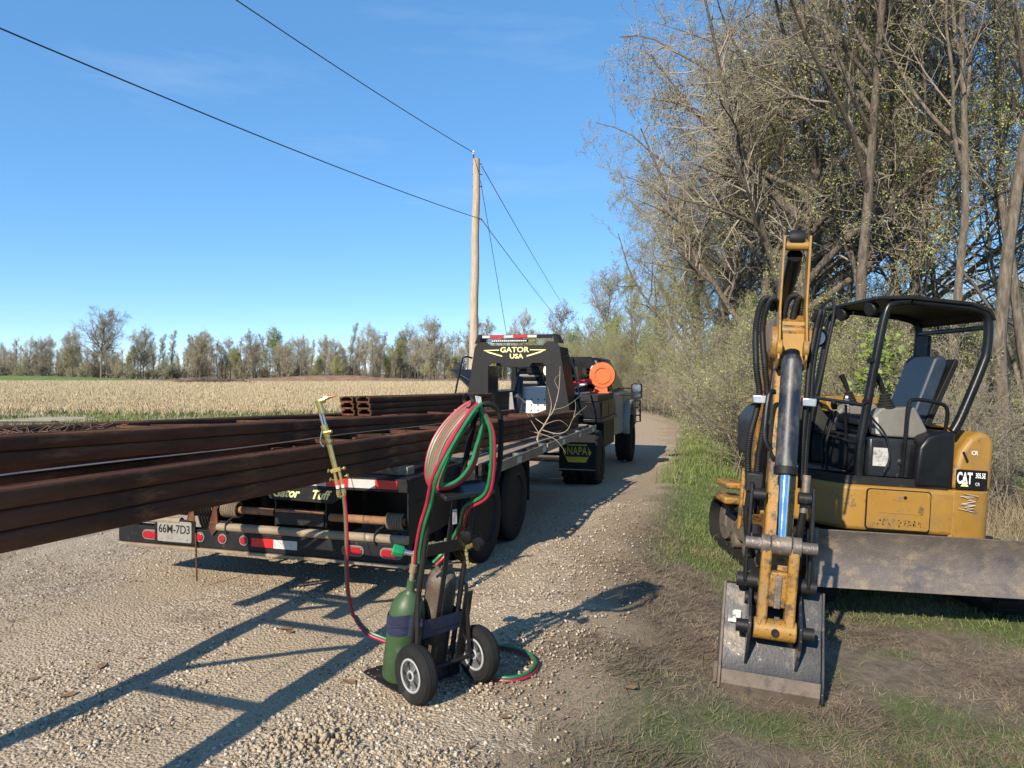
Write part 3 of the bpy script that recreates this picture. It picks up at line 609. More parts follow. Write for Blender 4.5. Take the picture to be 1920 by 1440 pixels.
# hinge tubes, springs
def spring(x0, x1, y, z, r, wr, turns, mat):
    n = turns*12; P = [(x0+(x1-x0)*i/n, y+r*math.cos(i/12*6.2832), z+r*math.sin(i/12*6.2832)) for i in range(n+1)]
    return MB().tube(P, wr, 6).build('spring', mat, tr)
MB().cyl((-.60,.03,.565),(-.03,.03,.565),.028).build('hinge_tube', rust_bright, tr)
spring(-.16,-.04,.03,.565,.050,.0085,7,spring_rust)
MB().cyl((-1.47,.03,.575),(-1.04,.03,.575),.026).build('hinge_tube', rust_bright, tr)
spring(-1.46,-1.33,.03,.575,.052,.009,7,spring_rust)
spring(-1.84,-1.53,.03,.575,.055,.010,12,black_paint)
MB().cyl((-2.3,.03,.575),(-1.5,.03,.575),.026).build('hinge_tube', rust_bright, tr)
MB().box(-1.01,-.63, -.004,.045, .50,.585).build('crossbar', dusty_black, tr, .004)
MB().box(-1.012,-.628, -.006,.05, .586,.605).build('crossbar_cap', rust_bright, tr, .003)
MB().cyl((-1.48,-.01,.455),(.0,-.01,.455),.030).build('lower_hinge_tube', rail_tan, tr)
MB().cyl((-2.35,-.01,.475),(-1.8,-.01,.475),.026).build('lower_hinge_tube', rail_tan, tr)
for x in (-1.36, -.19):
    P = spline([(x,.02,.53),(x-.035,-.03,.49),(x-.04,-.035,.42)], 5); MB().tube(P, .008, 6).build('cable', black_rubber, tr)
# bumper channel with lights
MB().box(-W-.02,.0, -.015,.06, .295,.425).build('bumper', trailer_black, tr, .006)
MB().box(-W-.02,.0, -.03,.06, .272,.293).build('bumper_lip', rail_tan, tr, .004)
def lamp(x, z, w_, h_, nm):
    t0 = bpy.data.objects.new(nm, None); C.objects.link(t0); t0.parent = tr; t0.location = (x, -.016, z)
    r_ = h_/2-.0005
    MB().prism(rrect(w_+.022,h_+.022,r_+.010,5), -.006, .0, 'y').build('bezel', grey_plastic, t0, .002)
    MB().prism(rrect(w_,h_,r_,5), -.014, -.0062, 'y').build('lens', red_lens, t0, .004)
for x in (-.115, -.40, -2.06): lamp(x, .362, .145, .052, 'tail_light')
for x in (-1.26, -1.44, -1.63): lamp(x, .372, .052, .052, 'marker_light')
MB().box(-1.20,-1.02, -.0175,-.0155, .335,.395).build('red_reflector', red_tape, tr)
MB().box(-1.019,-.83, -.0175,-.0155, .333,.393).build('white_reflector', white_tape, tr)
MB().prism([(-1.58,.425),(-1.50,.50),(-1.36,.50),(-1.33,.44),(-1.29,.425)], -.018,-.0155, 'y').build('hanger_plate', trailer_black, tr)
for x in (-1.50, -1.70):
    MB().prism([(x,.62),(x+.02,.60),(x+.03,.45),(x-.02,.39),(x-.05,.45)], -.03,-.022, 'y').build('hook_plate', rust, tr)
# number plate
t0 = bpy.data.objects.new('number_plate', None); C.objects.link(t0); t0.parent = tr; t0.location = (-1.845, -.022, .40)
MB().prism(rrect(.36,.18,.02,4), -.008, .004, 'y').build('plate_frame', black_dull, t0, .004)
MB().prism(rrect(.30,.15,.012,4), -.0105, -.0085, 'y').build('plate', M('shade_toned_dirty_plate', [(.20,.19,.17),(.28,.27,.24)], 9, .6, wear=((.11,.095,.075), 8, .52, .7)), t0)  # plate colour darkened to paint in the shade there; brown blotches are dirt
text('plate_characters', '66M-7D3', .085, black_dull, t0, (0,-.0112,.015), (R(90),0,0), .0004, .001, 0, .86)
for x in (-.11, .11):
    MB().cyl((x,-.0135,-.055),(x,-.0105,-.055),.005,n=8).build('screw', bright_steel, t0)
MB().cyl((-1.66,-.03,.40),(-1.645,-.035,.06),.006).build('hanging_rod', rust, tr)
# main deck: steel side rails, wooden planks, stake pockets
L0, L1, RX, LX = 1.002, 5.50, .25, -2.60
np_ = 13; wdt = (.13+2.48)/np_
for i in range(np_):
    x0 = -2.48+i*wdt; mb = MB().box(x0+.004,x0+wdt-.004, L0,L1-.05, DZ-.045-.004*random.random(),DZ-.012+.006*random.random()); mb.build('plank', wood_deck, tr, .004)
MB().box(-.02,.13, 0.93,1.0, DZ-.16,DZ-.02).build('rail_end_bracket', trailer_black, tr, .004)
MB().box(.138,.168, .97,L1, DZ-.10,DZ-.006).build('deck_edge_beam', dusty_black, tr, .003)
MB().box(LX+.08,LX+.11, .97,L1, DZ-.10,DZ-.006).build('deck_edge_beam', dusty_black, tr, .003)
for (a, b_) in ((.95, 2.60), (2.76, L1)):
    MB().box(RX-.012,RX, a,b_, DZ-.095,DZ-.01).build('rub_rail', rail_tan, tr, .003)
MB().box(LX,LX+.012, .95,L1, DZ-.095,DZ-.01).build('rub_rail', rail_tan, tr, .003)
y = 1.1; k = 0
while y < L1-.1:
    MB().box(.169,RX-.013, y,y+.08, DZ-.09,DZ-.018).build('stake_pocket', dusty_black, tr, .004)
    MB().box(RX+.0005,RX+.0025, y+.12,y+.26, DZ-.082,DZ-.03).build('rail_reflector', (white_tape if k % 2 else rail_tan), tr)
    MB().cyl((.205,y+.24,DZ-.03),(.205,y+.24,DZ-.004),.035,n=12).build('tie_down_spool', bright_steel if k % 2 else dusty_black, tr)
    y += .44; k += 1
for y in np.arange(1.0, 5.5, .6):
    MB().box(LX+.1,.137, y,y+.05, DZ-.14,DZ-.05).build('cross_member', dusty_black, tr)
for x in (-.55, -1.85):
    MB().box(x-.05,x+.05, .58,6.2, .42,DZ-.142).build('main_beam', trailer_black, tr)
MB().box(-2.5,.13, L1-.045,L1, DZ-.14,DZ-.004).build('front_edge', rail_tan, tr, .004)
MB().box(LX+.3,-.1, .75,.86, .50,.58).build('rear_axle_guard', dusty_black, tr)
MB().prism([(.58,.80),(.80,.80),(.66,.38),(.58,.38)], -.16, -.15, 'x').build('mud_guard', M('dirty_tan_flap', [(.10,.09,.06),(.16,.14,.10)], 7, .8), tr)
# tandem dual wheels
def wheel(parent, name, cx, cy, cz, r, w_, side=1, rim=.6, lugs=0, rimmat=None, dish=.35):
    t0 = bpy.data.objects.new(name, None); C.objects.link(t0); t0.parent = parent; t0.location = (cx,cy,cz)
    ax = ((0,0,0),(side,0,0)); q = w_/2; rr = r*rim
    prof = [(rr,-q*.86),(rr*1.05,-q),(r*.86,-q*1.02),(r*.965,-q*.84),(r,-q*.6)]
    for i in range(5):
        a = -q*.55+i*q*1.1/4-.012; prof += [(r,a),(r-.014,a+.006),(r-.014,a+.014),(r,a+.02)]
    prof += [(r,q*.66),(r*.965,q*.84),(r*.86,q*1.02),(rr*1.22,q*.98),(rr*1.05,q),(rr,q*.86)]
    MB().lathe(prof, 44, ax).build('tyre', black_rubber, t0)
    if lugs:
        mb = MB()
        for i in range(lugs):
            for s_ in (-1,1):
                a = 6.2832*(i+.25*s_)/lugs; c_, s2 = math.cos(a), math.sin(a)
                mb.T = Matrix.Rotation(a, 4, 'X'); mb.obox((s_*q*.58, 0, r+.004), (q*.75, r*.11, .03), (0,0,.5*s_))
        mb.build('tread', black_rubber, t0, .004)
    MB().lathe([(rr*.999,-q*.8),(rr*.93,-q*.2),(rr*.90,q*dish),(rr*.42,q*(dish+.1)),(rr*.40,q*(dish+.3)),(0.001,q*(dish+.34))], 32, ax).build('rim', rimmat or dusty_black, t0)
    MB().lathe([(rr*.999,q*.60),(rr*1.03,q*.99),(rr*.97,q*1.03),(rr*.90,q*.75),(rr*.90,q*.60)], 32, ax).build('rim_edge', rimmat or dusty_black, t0)
    mb = MB()
    for i in range(8):
        a = 6.2832*i/8; y_, z_ = rr*.6*math.cos(a), rr*.6*math.sin(a); mb.cyl((side*q*(dish+.05),y_,z_),(side*q*(dish+.22),y_,z_),.012,n=6)
    mb.build('wheel_nuts', bright_steel, t0)
    return t0
for y in (1.27, 2.10):
    for x, s_ in ((0.01,1), (-.27,-1), (-2.35,-1), (-2.07,1)):
        wheel(tr, 'wheel', x, y, .385, .385, .22, s_)
    MB().cyl((-2.2,y,.385),(-.15,y,.385),.06).build('axle', dusty_black, tr)
MB().box(.04,.12, 2.52,2.535, .30,.74).build('mud_flap', black_rubber, tr)
MB().box(-.3,.04, 2.52,2.535, .30,.74).build('mud_flap', black_rubber, tr)
# gooseneck riser
RY = 5.94; cx = -1.03
g = bpy.data.objects.new('gooseneck', None); C.objects.link(g); g.parent = tr; g.location = (cx, RY, 0)
zt_ = 2.02
MB().prism([(-.86,.72),(-.44,.72),(-.44,1.66),(-.38,1.70),(-.26,1.70),(-.22,1.64),(.20,1.64),(.24,1.70),(.40,1.70),(.45,1.66),(.45,.72),(.86,.72),(.66,1.94),(.60,zt_),(.47,zt_),(.40,1.965),(-.40,1.965),(-.47,zt_),(-.60,zt_),(-.66,1.94)], 0, .02, 'y').build('front_plate', trailer_black, g, .006)
for s_ in (-1,1):
    MB().prism([(s_*.86,.72),(s_*.66,1.94),(s_*.645,1.94),(s_*.845,.72)], .021, .55, 'y').build('side_plate', trailer_black, g)
    MB().prism([(s_*.445,.72),(s_*.445,1.66),(s_*.46,1.66),(s_*.46,.72)], .021, .5, 'y').build('inner_plate', black_paint, g)
    P = spline([(s_*.70,.02,1.78),(s_*.80,-.02,1.80),(s_*.86,-.03,1.70),(s_*1.0,-.03,1.02),(s_*.96,-.01,.96),(s_*.84,.0,.97)], 6); MB().tube(P, .014, 8).build('grab_handle', black_paint, g)
    MB().prism([(s_*.58,2.0),(s_*.66,2.0),(s_*.60,2.13),(s_*.55,2.13)], .0, .3, 'y').build('guard_bracket', black_paint, g)
MB().box(-.55,.55, .0,.03, 2.07,2.125).build('guard_bar', black_paint, g, .004)
x = -.535
for wd, mt in ((.12,white_tape),(.22,red_tape),(.145,white_tape),(.22,red_tape),(.14,white_tape)):
    MB().box(x,x+wd, -.003,-.001, 2.08,2.118).build('reflector', mt, g); x += wd+.001
lb = bpy.data.objects.new('light_bar', None); C.objects.link(lb); lb.parent = g; lb.location = (-.1, .0, 2.035)
MB().box(-.29,.27, .005,.06, -.028,.026).build('housing', black_dull, lb, .004)
mb = MB()
for i in range(18): mb.cyl((-.268+.0302*i,.006,.0),(-.268+.0302*i,-.001,.0),.0105,n=10)
mb.build('led_lenses', led_m, lb)
text('brand_lettering', 'GATOR', .108, tape_yellow, g, (-.03,-.003,1.898), (R(90),0,0), .001, .0022, 0, 1.2)
text('brand_lettering', 'USA', .095, tape_yellow, g, (.0,-.003,1.802), (R(90),0,0), .001, .0022, 0, 1.2)
for s_ in (-1,1):
    mb = MB(); mb.prism([(s_*.24-.03,1.905),(s_*.48-.03,1.90),(s_*.48-.03,1.888),(s_*.24-.03,1.892)], -.003,-.001, 'y'); mb.prism([(s_*.48-.03,1.899),(s_*.19-.03,1.815),(s_*.19-.03,1.797),(s_*.40-.03,1.855)], -.0036,-.0016, 'y'); mb.build('brand_arrow', tape_yellow, g)
for s_ in (-1,1):
    MB().box(s_*.30-.05,s_*.30+.05, .1,2.2, 1.66,1.80).build('neck_beam', black_paint, g, .006)
MB().box(-.42,.42, 2.05,2.25, 1.55,1.82).build('neck_head', black_paint, g, .01)
MB().cyl((0,2.12,1.56),(0,2.12,.95),.06).build('coupler', black_paint, g)

# ---------------------------------------------------------------- service truck
tk = thing('service_truck', 'silver-grey service truck with black side boxes hitched to the trailer', 'truck', (-.679, 4.725, -.18), (0,0,TR))
def TZ(z): return z+.18
MB().box(-1.85,.02, 6.0,8.1, TZ(.62),TZ(.72)).build('flatbed', black_paint, tk, .01)
b0 = bpy.data.objects.new('tool_box', None); C.objects.link(b0); b0.parent = tk
MB().prism([(-.22,TZ(1.12)),(.12,TZ(1.12)),(.13,TZ(.86)),(-.16,TZ(.86))], 6.5, 8.0, 'y').build('box_body', black_paint, b0, .008)
MB().box(-.30,.10, 6.48,8.0, TZ(1.122),TZ(1.22)).build('box_lid', dusty_black, b0, .008)
MB().box(.131,.137, 6.6,7.2, TZ(.88),TZ(1.10)).build('box_door', black_paint, b0, .004)
MB().box(.131,.137, 7.25,7.9, TZ(.88),TZ(1.10)).build('box_door', black_paint, b0, .004)
MB().box(-.30,.16, 6.46,8.05, TZ(.80),TZ(.858)).build('box_ledge', black_paint, b0, .012)
MB().box(-.14,.10, 7.0,8.05, TZ(.37),TZ(.798)).build('under_box', dusty_black, b0, .008)
MB().box(-1.95,-1.62, 6.5,8.0, TZ(.8),TZ(1.25)).build('far_tool_box', dusty_black, tk, .008)
MB().prism([(-1.93,TZ(1.26)),(-1.90,TZ(1.26)),(-2.28,TZ(1.62)),(-2.31,TZ(1.60))], 6.5, 7.7, 'y').build('open_box_lid', dusty_black, tk, .004)
MB().cyl((-1.7,6.6,TZ(1.26)),(-2.2,6.6,TZ(1.54)),.012).build('lid_strut', black_paint, tk)
MB().box(-.62,-.23, 6.75,7.6, TZ(.72),TZ(1.24)).build('white_side_box', white_paint, tk, .01)
MB().box(-1.24,-.76, 6.9,7.7, TZ(.72),TZ(1.33)).build('welder_case', white_paint, tk, .015)
mb = MB()
for i in range(4):
    for j in range(3): mb.cyl((-1.17+.11*i,6.9,TZ(.95+.09*j)),(-1.17+.11*i,6.892,TZ(.95+.09*j)),.012,n=8)
mb.build('welder_sockets', black_dull, tk)
for z in (1.02, .92): 
    mb = MB()
    for i in range(7): mb.lathe([(.02,-.02),(.028,0),(.02,.02)], 8, ((-1.58+.035*i,6.6,TZ(z)),(0,1,0)))
    mb.build('chain', dirty_steel, tk)
MB().prism([(-1.36,TZ(.72)),(-1.22,TZ(.72)),(-1.28,TZ(1.25)),(-1.32,TZ(1.25))], 6.55, 6.58, 'y').build('post_plate', silver_paint, tk, .004)
MB().tube([(-1.30,6.75,TZ(.75)),(-1.27,6.78,TZ(1.1)),(-1.22,6.8,TZ(1.5))], [.09,.09,.05], 14).build('gas_bottle', M('dark_blue_cylinder', [(.02,.025,.05)], 8, .4), tk)
for k, mt in enumerate((rust_bright, rust)):
    MB().cyl((-1.15+.02*k,6.3,TZ(.78+.03*k)),(-.55,6.62,TZ(1.0+.03*k)),.022).build('pipe', mt, tk)
MB().cyl((-.42,6.9,TZ(1.36)),(-.18,7.3,TZ(1.42)),.05).build('red_tool_motor', red_plastic, tk)
MB().cyl((-.62,6.8,TZ(1.26)),(-.20,7.1,TZ(1.38)),.022).build('tool_handle', white_paint, tk)
MB().lathe([(.05,0),(.06,.02),(.05,.09),(.02,.12)], 12, ((-.46,6.9,TZ(1.38)),(0,0,1))).build('tool_cap', red_plastic, tk)
# orange hose reel
rl = bpy.data.objects.new('hose_reel', None); C.objects.link(rl); rl.parent = tk
ax = ((-.03,7.6,TZ(1.52)),(.12,-1,0))
MB().lathe([(.03,.0),(.21,.0),(.215,.012),(.21,.022),(.15,.024),(.145,.04),(.12,.04),(.115,.022),(.001,.02)], 40, ax).build('front_flange', orange, rl)
MB().lathe([(.13,-.16),(.13,-.001)], 32, ax).build('drum', black_rubber, rl)
MB().lathe([(.03,-.175),(.22,-.175),(.22,-.161),(.03,-.161)], 40, ax).build('rear_flange', black_dull, rl)
MB().prism([(-.19,TZ(1.222)),(.06,TZ(1.222)),(.05,TZ(1.46)),(-.02,TZ(1.56)),(-.07,TZ(1.50))], 7.60, 7.612, 'y').build('stand', orange, rl, .004)
MB().box(-.22,.1, 7.5,7.95, TZ(1.2225),TZ(1.24)).build('base', orange, rl)
MB().prism([(-.40,TZ(1.222)),(-.31,TZ(1.222)),(-.36,TZ(1.66)),(-.42,TZ(1.66))], 7.2, 7.9, 'y').build('headache_upright', dusty_black, tk, .01)
# cab
MB().prism([(8.12,TZ(.45)),(8.12,TZ(1.20)),(10.1,TZ(1.22)),(11.35,TZ(1.13)),(11.55,TZ(.95)),(11.55,TZ(.5)),(10.62,TZ(.45)),(10.55,TZ(.80)),(10.3,TZ(.95)),(9.95,TZ(.95)),(9.7,TZ(.80)),(9.63,TZ(.40))], -1.85, .05, 'x').build('cab', silver_paint, tk, .05, seg=3)
vs = [(x,y,TZ(z)) for (x,y,z) in ((-1.82,8.14,1.19),(.02,8.14,1.19),(.02,10.05,1.19),(-1.82,10.05,1.19),(-1.62,8.26,1.83),(-.20,8.26,1.83),(-.20,9.45,1.83),(-1.62,9.45,1.83))]
MB().add(vs, [(3,2,1,0),(4,5,6,7),(0,1,5,4),(1,2,6,5),(2,3,7,6),(3,0,4,7)]).build('cab_roof', black_paint, tk, .06, seg=3)
MB().prism([(-1.72,TZ(1.62)),(-1.60,TZ(1.84)),(-.30,TZ(1.84)),(-.16,TZ(1.62))], 8.05, 8.11, 'y').build('headache_top', black_paint, tk, .02)
for i in range(7):
    MB().obox((-.9, 8.07, TZ(1.20+.062*i)), (1.4,.05,.03), (R(35),0,0)).build('louvre', silver_paint if i % 2 else black_paint, tk)
for x in (-1.70, -1.18, -.22):
    MB().box(x-.05,x+.05, 8.02,8.10, TZ(.8),TZ(1.70)).build('headache_post', black_paint, tk, .01)
for x in (-1.10, -.96, -.26):
    MB().prism([(x+.045*math.cos(a)*1, TZ(1.60)+.085*math.sin(a)) for a in [6.2832*i/14 for i in range(14)]], 7.99, 8.018, 'y').build('work_light', led_m, tk)
MB().box(-1.05,-.9, 8.4,8.6, TZ(1.86),TZ(1.90)).build('roof_light', white_paint, tk, .02)
MB().add([(.004,8.5,TZ(1.27)),(.004,9.75,TZ(1.27)),(-.165,9.38,TZ(1.76)),(-.165,8.55,TZ(1.76)),(-.02,8.5,TZ(1.27)),(-.02,9.75,TZ(1.27)),(-.19,9.38,TZ(1.76)),(-.19,8.55,TZ(1.76))], [(0,1,2,3),(7,6,5,4),(0,4,5,1),(1,5,6,2),(2,6,7,3),(3,7,4,0)]).build('side_window', glass_dark, tk)
for y in (8.55, 9.55):
    MB().box(.0515,.0545, y,y+.008, TZ(.5),TZ(1.22)).build('door_gap', black_dull, tk)
MB().prism([(9.63,TZ(.38)),(9.60,TZ(.62)),(9.72,TZ(.88)),(9.96,TZ(1.02)),(10.30,TZ(1.02)),(10.55,TZ(.86)),(10.64,TZ(.5)),(10.57,TZ(.5)),(10.50,TZ(.80)),(10.28,TZ(.94)),(9.98,TZ(.94)),(9.78,TZ(.82)),(9.68,TZ(.60)),(9.70,TZ(.38))], .02, .15, 'x').build('fender_flare', silver_paint, tk, .02)
for x, s_ in ((0.0,1), (-1.8,-1)):
    wheel(tk, 'front_wheel', x, 10.12, .44, .44, .30, s_, .5, 20)
for x, s_ in ((0.0,1), (-.30,1), (-1.8,-1), (-1.5,-1)):
    wheel(tk, 'rear_wheel', x, 6.62, .42, .42, .24, s_, .52, 20)
MB().cyl((-1.7,6.62,.42),(-.1,6.62,.42),.07).build('rear_axle', dusty_black, tk)
fl = bpy.data.objects.new('mud_flap', None); C.objects.link(fl); fl.parent = tk; fl.location = (-.12, 5.98, TZ(.40))
MB().box(-.27,.27, .0,.012, -.28,.26).build('flap', black_rubber, fl, .004)
MB().prism([(-.21,.0),(-.14,.115),(.14,.115),(.21,.0),(.13,-.145),(-.13,-.145)], -.004,-.001, 'y').build('flap_badge', napa_yellow, fl)
MB().prism([(-.175,-.065),(-.165,.098),(.165,.098),(.175,-.065)], -.006,-.0042, 'y').build('flap_badge_field', M('faded_black_print', [(.012,.013,.03)], 9, .6), fl)
text('flap_lettering', 'NAPA', .16, napa_yellow, fl, (0,-.0064,.016), (R(90),0,0), .0004, .001, 0, .72)
MB().box(-.27,.27, -.004,-.001, -.255,-.245).build('flap_trim', bright_steel, fl)
MB().box(-1.65,-1.1, 5.98,5.99, TZ(.12),TZ(.66)).build('mud_flap', black_rubber, tk)
mr = bpy.data.objects.new('tow_mirror', None); C.objects.link(mr); mr.parent = tk; mr.location = (.33, 9.25, TZ(1.22))
MB().prism(rrect(.20,.28,.035), 0, .10, 'y').build('mirror_shell', black_dull, mr, .01)
MB().prism(rrect(.155,.15,.03), -.006, -.001, 'y').build('upper_glass', chrome, mr).location = (0,0,.045)
MB().prism(rrect(.155,.07,.02), -.006, -.001, 'y').build('lower_glass', chrome, mr).location = (0,0,-.085)
for z in (.05, -.08): MB().cyl((-.34,.06,z),(-.09,.04,z),.014).build('mirror_arm', black_dull, mr)
for y in (9.9,): 
    MB().tube([(.10,10.75,TZ(.55)),(.22,10.75,TZ(.55)),(.22,10.75,TZ(.98)),(.10,10.75,TZ(.98))], .018, 8).build('brush_guard', black_paint, tk)
    for z in (.68,.84): MB().cyl((.08,10.75,TZ(z)),(.22,10.75,TZ(z)),.014).build('brush_guard_rung', black_paint, tk)

# ---------------------------------------------------------------- stacked rusty rack frames on the trailer
BD = Vector((.344, .939, 0)); BN = Vector((-.939, .344, 0)); B0 = Vector((-1.707, 2.40, 0)); BTILT = -.013
def rack(label, off, z0, h, w_, s0, s1, depth, tilt=BTILT, ribs=0, phase=.3, brw=.062):
    """ladder-like frame: two open-topped rolled posts joined by cross and diagonal braces; off = metres left of the near face line, s = metres along it"""
    o = B0 + BN*off + BD*s0
    t0 = thing('rack_frame', label, 'rack frame', (o.x,o.y,z0+tilt*s0), (tilt,0,math.atan2(BD.y,BD.x)-math.pi/2))
    th = .010; L = s1-s0
    prof = [(0,.008),(-.007,.0),(-w_+.010,.0),(-w_,.012),(-w_-.001,h*.5),(-w_,h-.014),(-w_+.008,h-.002),(-w_+.028,h),(-w_+.036,h-.008),(-w_+.028,h-.012),(-w_+.014,h-.018),(-w_+th,h*.5),(-w_+th+.006,th+.004),(-th-.006,th+.004),(-th,h*.5),(-.014,h-.018),(-.028,h-.012),(-.036,h-.008),(-.028,h),(-.008,h-.002),(0,h-.010),(.0015,h*.5)]
    n = max(8, int(L/.4)); m = len(prof); rg = np.random.default_rng(int(off*1000+z0*7770))
    for x0 in (0, -(depth-w_)):
        wob = np.cumsum(rg.normal(size=n+1))*.0018; wob -= np.linspace(wob[0],wob[-1],n+1); vs = []; fs = []
        for i in range(n+1): vs += [(x0+x+wob[i]+rg.normal()*.0005, L*i/n, z) for x, z in prof]
        for i in range(n):
            for k in range(m): fs.append((i*m+k, (i+1)*m+k, (i+1)*m+(k+1)%m, i*m+(k+1)%m))
        fs += [tuple(range(m)), tuple(reversed(range(n*m,(n+1)*m)))]
        MB().add(vs, fs).build('post', rust, t0, 0, 50)
        for i in range(ribs if x0 == 0 else 0):
            y = L*(i+.6)/ribs + rg.normal()*.12
            MB().prism([(-.012,h-.045),(-.012,h-.012),(-.05,h-.004),(-w_+.05,h-.014),(-w_+.012,h-.03),(-w_+.012,h-.06)], y, y+.30, 'y').build('splice_plate', rust_bright, t0, .004)
    y = phase; a, b_ = -w_-.002, -(depth-w_)+.002
    while y < L-.1:
        MB().box(b_,a, y,y+brw, h*.3,h*.7).build('cross_brace', rust, t0, .004)
        if y+1.0 < L: MB().bar((a-.01,y+.84,h*.5),(b_+.01,y+.24,h*.5),.034,h*.3).build('diagonal_brace', rust, t0)
        y += 1.0
    return t0
hh = .0715
for i, nm in enumerate(('lowest', 'middle', 'topmost')):
    rack(f'long rusty rack frame, {nm} of the nearest stack on the trailer', .002*(i%2), .947+i*(hh+.0012), hh, .088, -1.4, 7.5-.02*i, .93, ribs=9 if i == 2 else 0, phase=.80 if i == 0 else 3.8)
for i, nm in enumerate(('lower', 'upper')):
    rack(f'dark rusty rack frame, {nm} of the raised stack nearer the field', .50, 1.178+i*.0665, .0655, .11, .28, 6.2, .80, -.030, 0, .2)
for i, nm in enumerate(('lowest', 'middle', 'topmost')):
    rack(f'short rusty rack frame, {nm} of the small stack before the gooseneck', .73+.008*i, 1.245+i*.0535, .0525, .13, 3.55, 6.3, .29, -.014, 0, .3)
for s_, zt_b in ((2.75,None),(4.4,None),(6.2,None)):
    o = B0+BD*s_+BN*.45; zb = .947+BTILT*s_
    bk = MB().box(-.62,.52, -.05,.05, DZ+.002, zb-.002).build('timber_block', wood_deck, None, .004); bk.location = (o.x,o.y,0); bk.rotation_euler = (0,0,math.atan2(BD.y,BD.x)-math.pi/2)
    tag(bk, {2.75:'timber block under the rack frames at the trailer tail',4.4:'timber block under the rack frames mid trailer',6.2:'timber block under the rack frames near the gooseneck'}[s_], 'timber')
tag(MB().tube([tuple(B0+BN*.33+BD*s_+Vector((0,0,1.165+BTILT*s_+.004*math.sin(s_*3)))) for s_ in np.linspace(-1.2,6.4,40)], .0032, 5).build('steel_cable', bright_steel), 'thin pale wire lying along the top of the nearest stack', 'cable')
# vines and roots caught in the far channel
rg = np.random.default_rng(5); o0 = B0+BN*.93; t0 = thing('dead_roots', 'tangle of dry roots caught in the raised rack frame at left', 'roots', (o0.x,o0.y,1.26))
P0 = []; P1 = []
for i in range(90):
    s_ = .3+rg.random()*1.0; p = np.array([BD.x*s_, BD.y*s_, -.02+rg.random()*.03])
    for k in range(4):
        q = p + rg.normal(size=3)*np.array([.035,.035,.018]); P0.append(p); P1.append(q); p = q
link('root_strands', segs_mesh('root_strands', P0, P1, np.full(len(P0),.0022), np.full(len(P0),.0016), 4), M('dry_root', [(.10,.06,.04),(.18,.115,.08)], 9, .9), t0)
# broken branch on the trailer's edge
t0 = thing('broken_branch', 'dead forked branch resting on the trailer deck edge', 'branch', (.30, 7.65, .87)); t0.scale = (.8,.8,.8)
def limb(pts, r): 
    n = len(pts); MB().tube(spline(pts,4), [r*.68*(1-.8*i/((n-1)*4)) for i in range((n-1)*4+1)], 6).build('limb', dead_wood, t0)
limb([(-.05,-.30,.0),(-.02,-.1,.06),(.06,.1,.16),(.12,.2,.25),(.2,.35,.35),(.28,.5,.62),(.30,.55,.95)], .022)
limb([(.06,.1,.16),(-.10,.1,.28),(-.16,.1,.42),(-.30,.1,.55)], .010); limb([(-.02,-.1,.06),(-.12,-.1,.22),(-.20,-.1,.36)], .009)
limb([(.12,.2,.25),(.16,.22,.42),(.11,.25,.66)], .010); limb([(.02,0,.1),(.22,0,.05),(.36,-.02,.10),(.44,-.02,.26),(.62,0,.42)], .010)
limb([(.44,-.02,.26),(.47,-.02,.40),(.46,0,.50)], .006); limb([(-.02,-.1,.06),(.20,-.12,-.02),(.33,-.14,-.20)], .008); limb([(-.02,-.1,.06),(-.22,-.1,.12),(-.36,-.1,.22),(-.46,-.08,.18)], .008)
limb([(.06,.1,.16),(.26,.12,.22),(.40,.12,.12)], .007); limb([(-.05,-.30,.0),(-.03,-.32,-.06),(.02,-.36,-.14)], .012); limb([(.28,.5,.62),(.22,.5,.76),(.30,.5,.84)], .006); limb([(.2,.35,.35),(.38,.36,.40),(.58,.4,.55)], .006)
def px(u, v, d): return Vector(((u-960)/1350*d, d, CAM_Z-(v-700)/1350*d))
# ---------------------------------------------------------------- welding cart
M0 = Vector((-.31, 3.5, 0)); M0.z = float(gz(-.31,3.5))+.012; CR = math.atan2(.68,.733)
ct = thing('cylinder_cart', 'black two-wheeled cylinder cart with grey hubs standing on the gravel', 'hand cart', M0, (0,0,CR))
def lean(x, y, z): return (x, y-.216*z, z)
cart_black = M('black_powder_coat', [(.010,.010,.011), (.017,.017,.018)], 10, .36, wear=((.06,.055,.05), 30, .66, .74))
XL, XR = -.155, .105
for x in (XL, XR):
    MB().tube([lean(x,.135,.02), lean(x,.135,1.02)], .0135, 12).build('upright', cart_black, ct)
MB().box(-.20,.17, .13,.47, .002,.010).build('toe_plate', dusty_black, ct, .003)
MB().box(-.20,.17, .122,.130, .002,.07).build('toe_plate_lip', dusty_black, ct, .002)
def plate(z0, z1, x0, x1, name, y=.115, mat=cart_black, th=.006):
    a = [lean(x0,y,z0), lean(x1,y,z0), lean(x1,y,z1), lean(x0,y,z1)]; b_ = [(p[0],p[1]-th,p[2]) for p in a]
    return MB().add(a+b_, [(0,1,2,3),(7,6,5,4),(0,4,5,1),(1,5,6,2),(2,6,7,3),(3,7,4,0)]).build(name, mat, ct, .002)
plate(.685,.745, XL-.005,XR+.03, 'cross_plate')
plate(.955,1.03, XL-.005,XR+.03, 'top_plate', .13)
MB().prism([(-.19,.965),(-.19,.985),(-.09,1.02),(-.09,1.0)], XL-.005, XR+.03, 'x').build('hose_tray', cart_black, ct, .003)
plate(.10,.34, XL-.012,XL+.02, 'side_plate', .10); plate(.10,.46, XR-.005,XR+.05, 'side_plate', .10)
MB().bar(lean(-.03,.117,.05), lean(-.03,.117,.96), .026, .007, (0,1,0)).build('centre_strap', cart_black, ct)
MB().box(-.043,-.019, -.092,-.089, .83,.90).build('instruction_sticker', notice_m, ct).rotation_euler = (0,0,0)
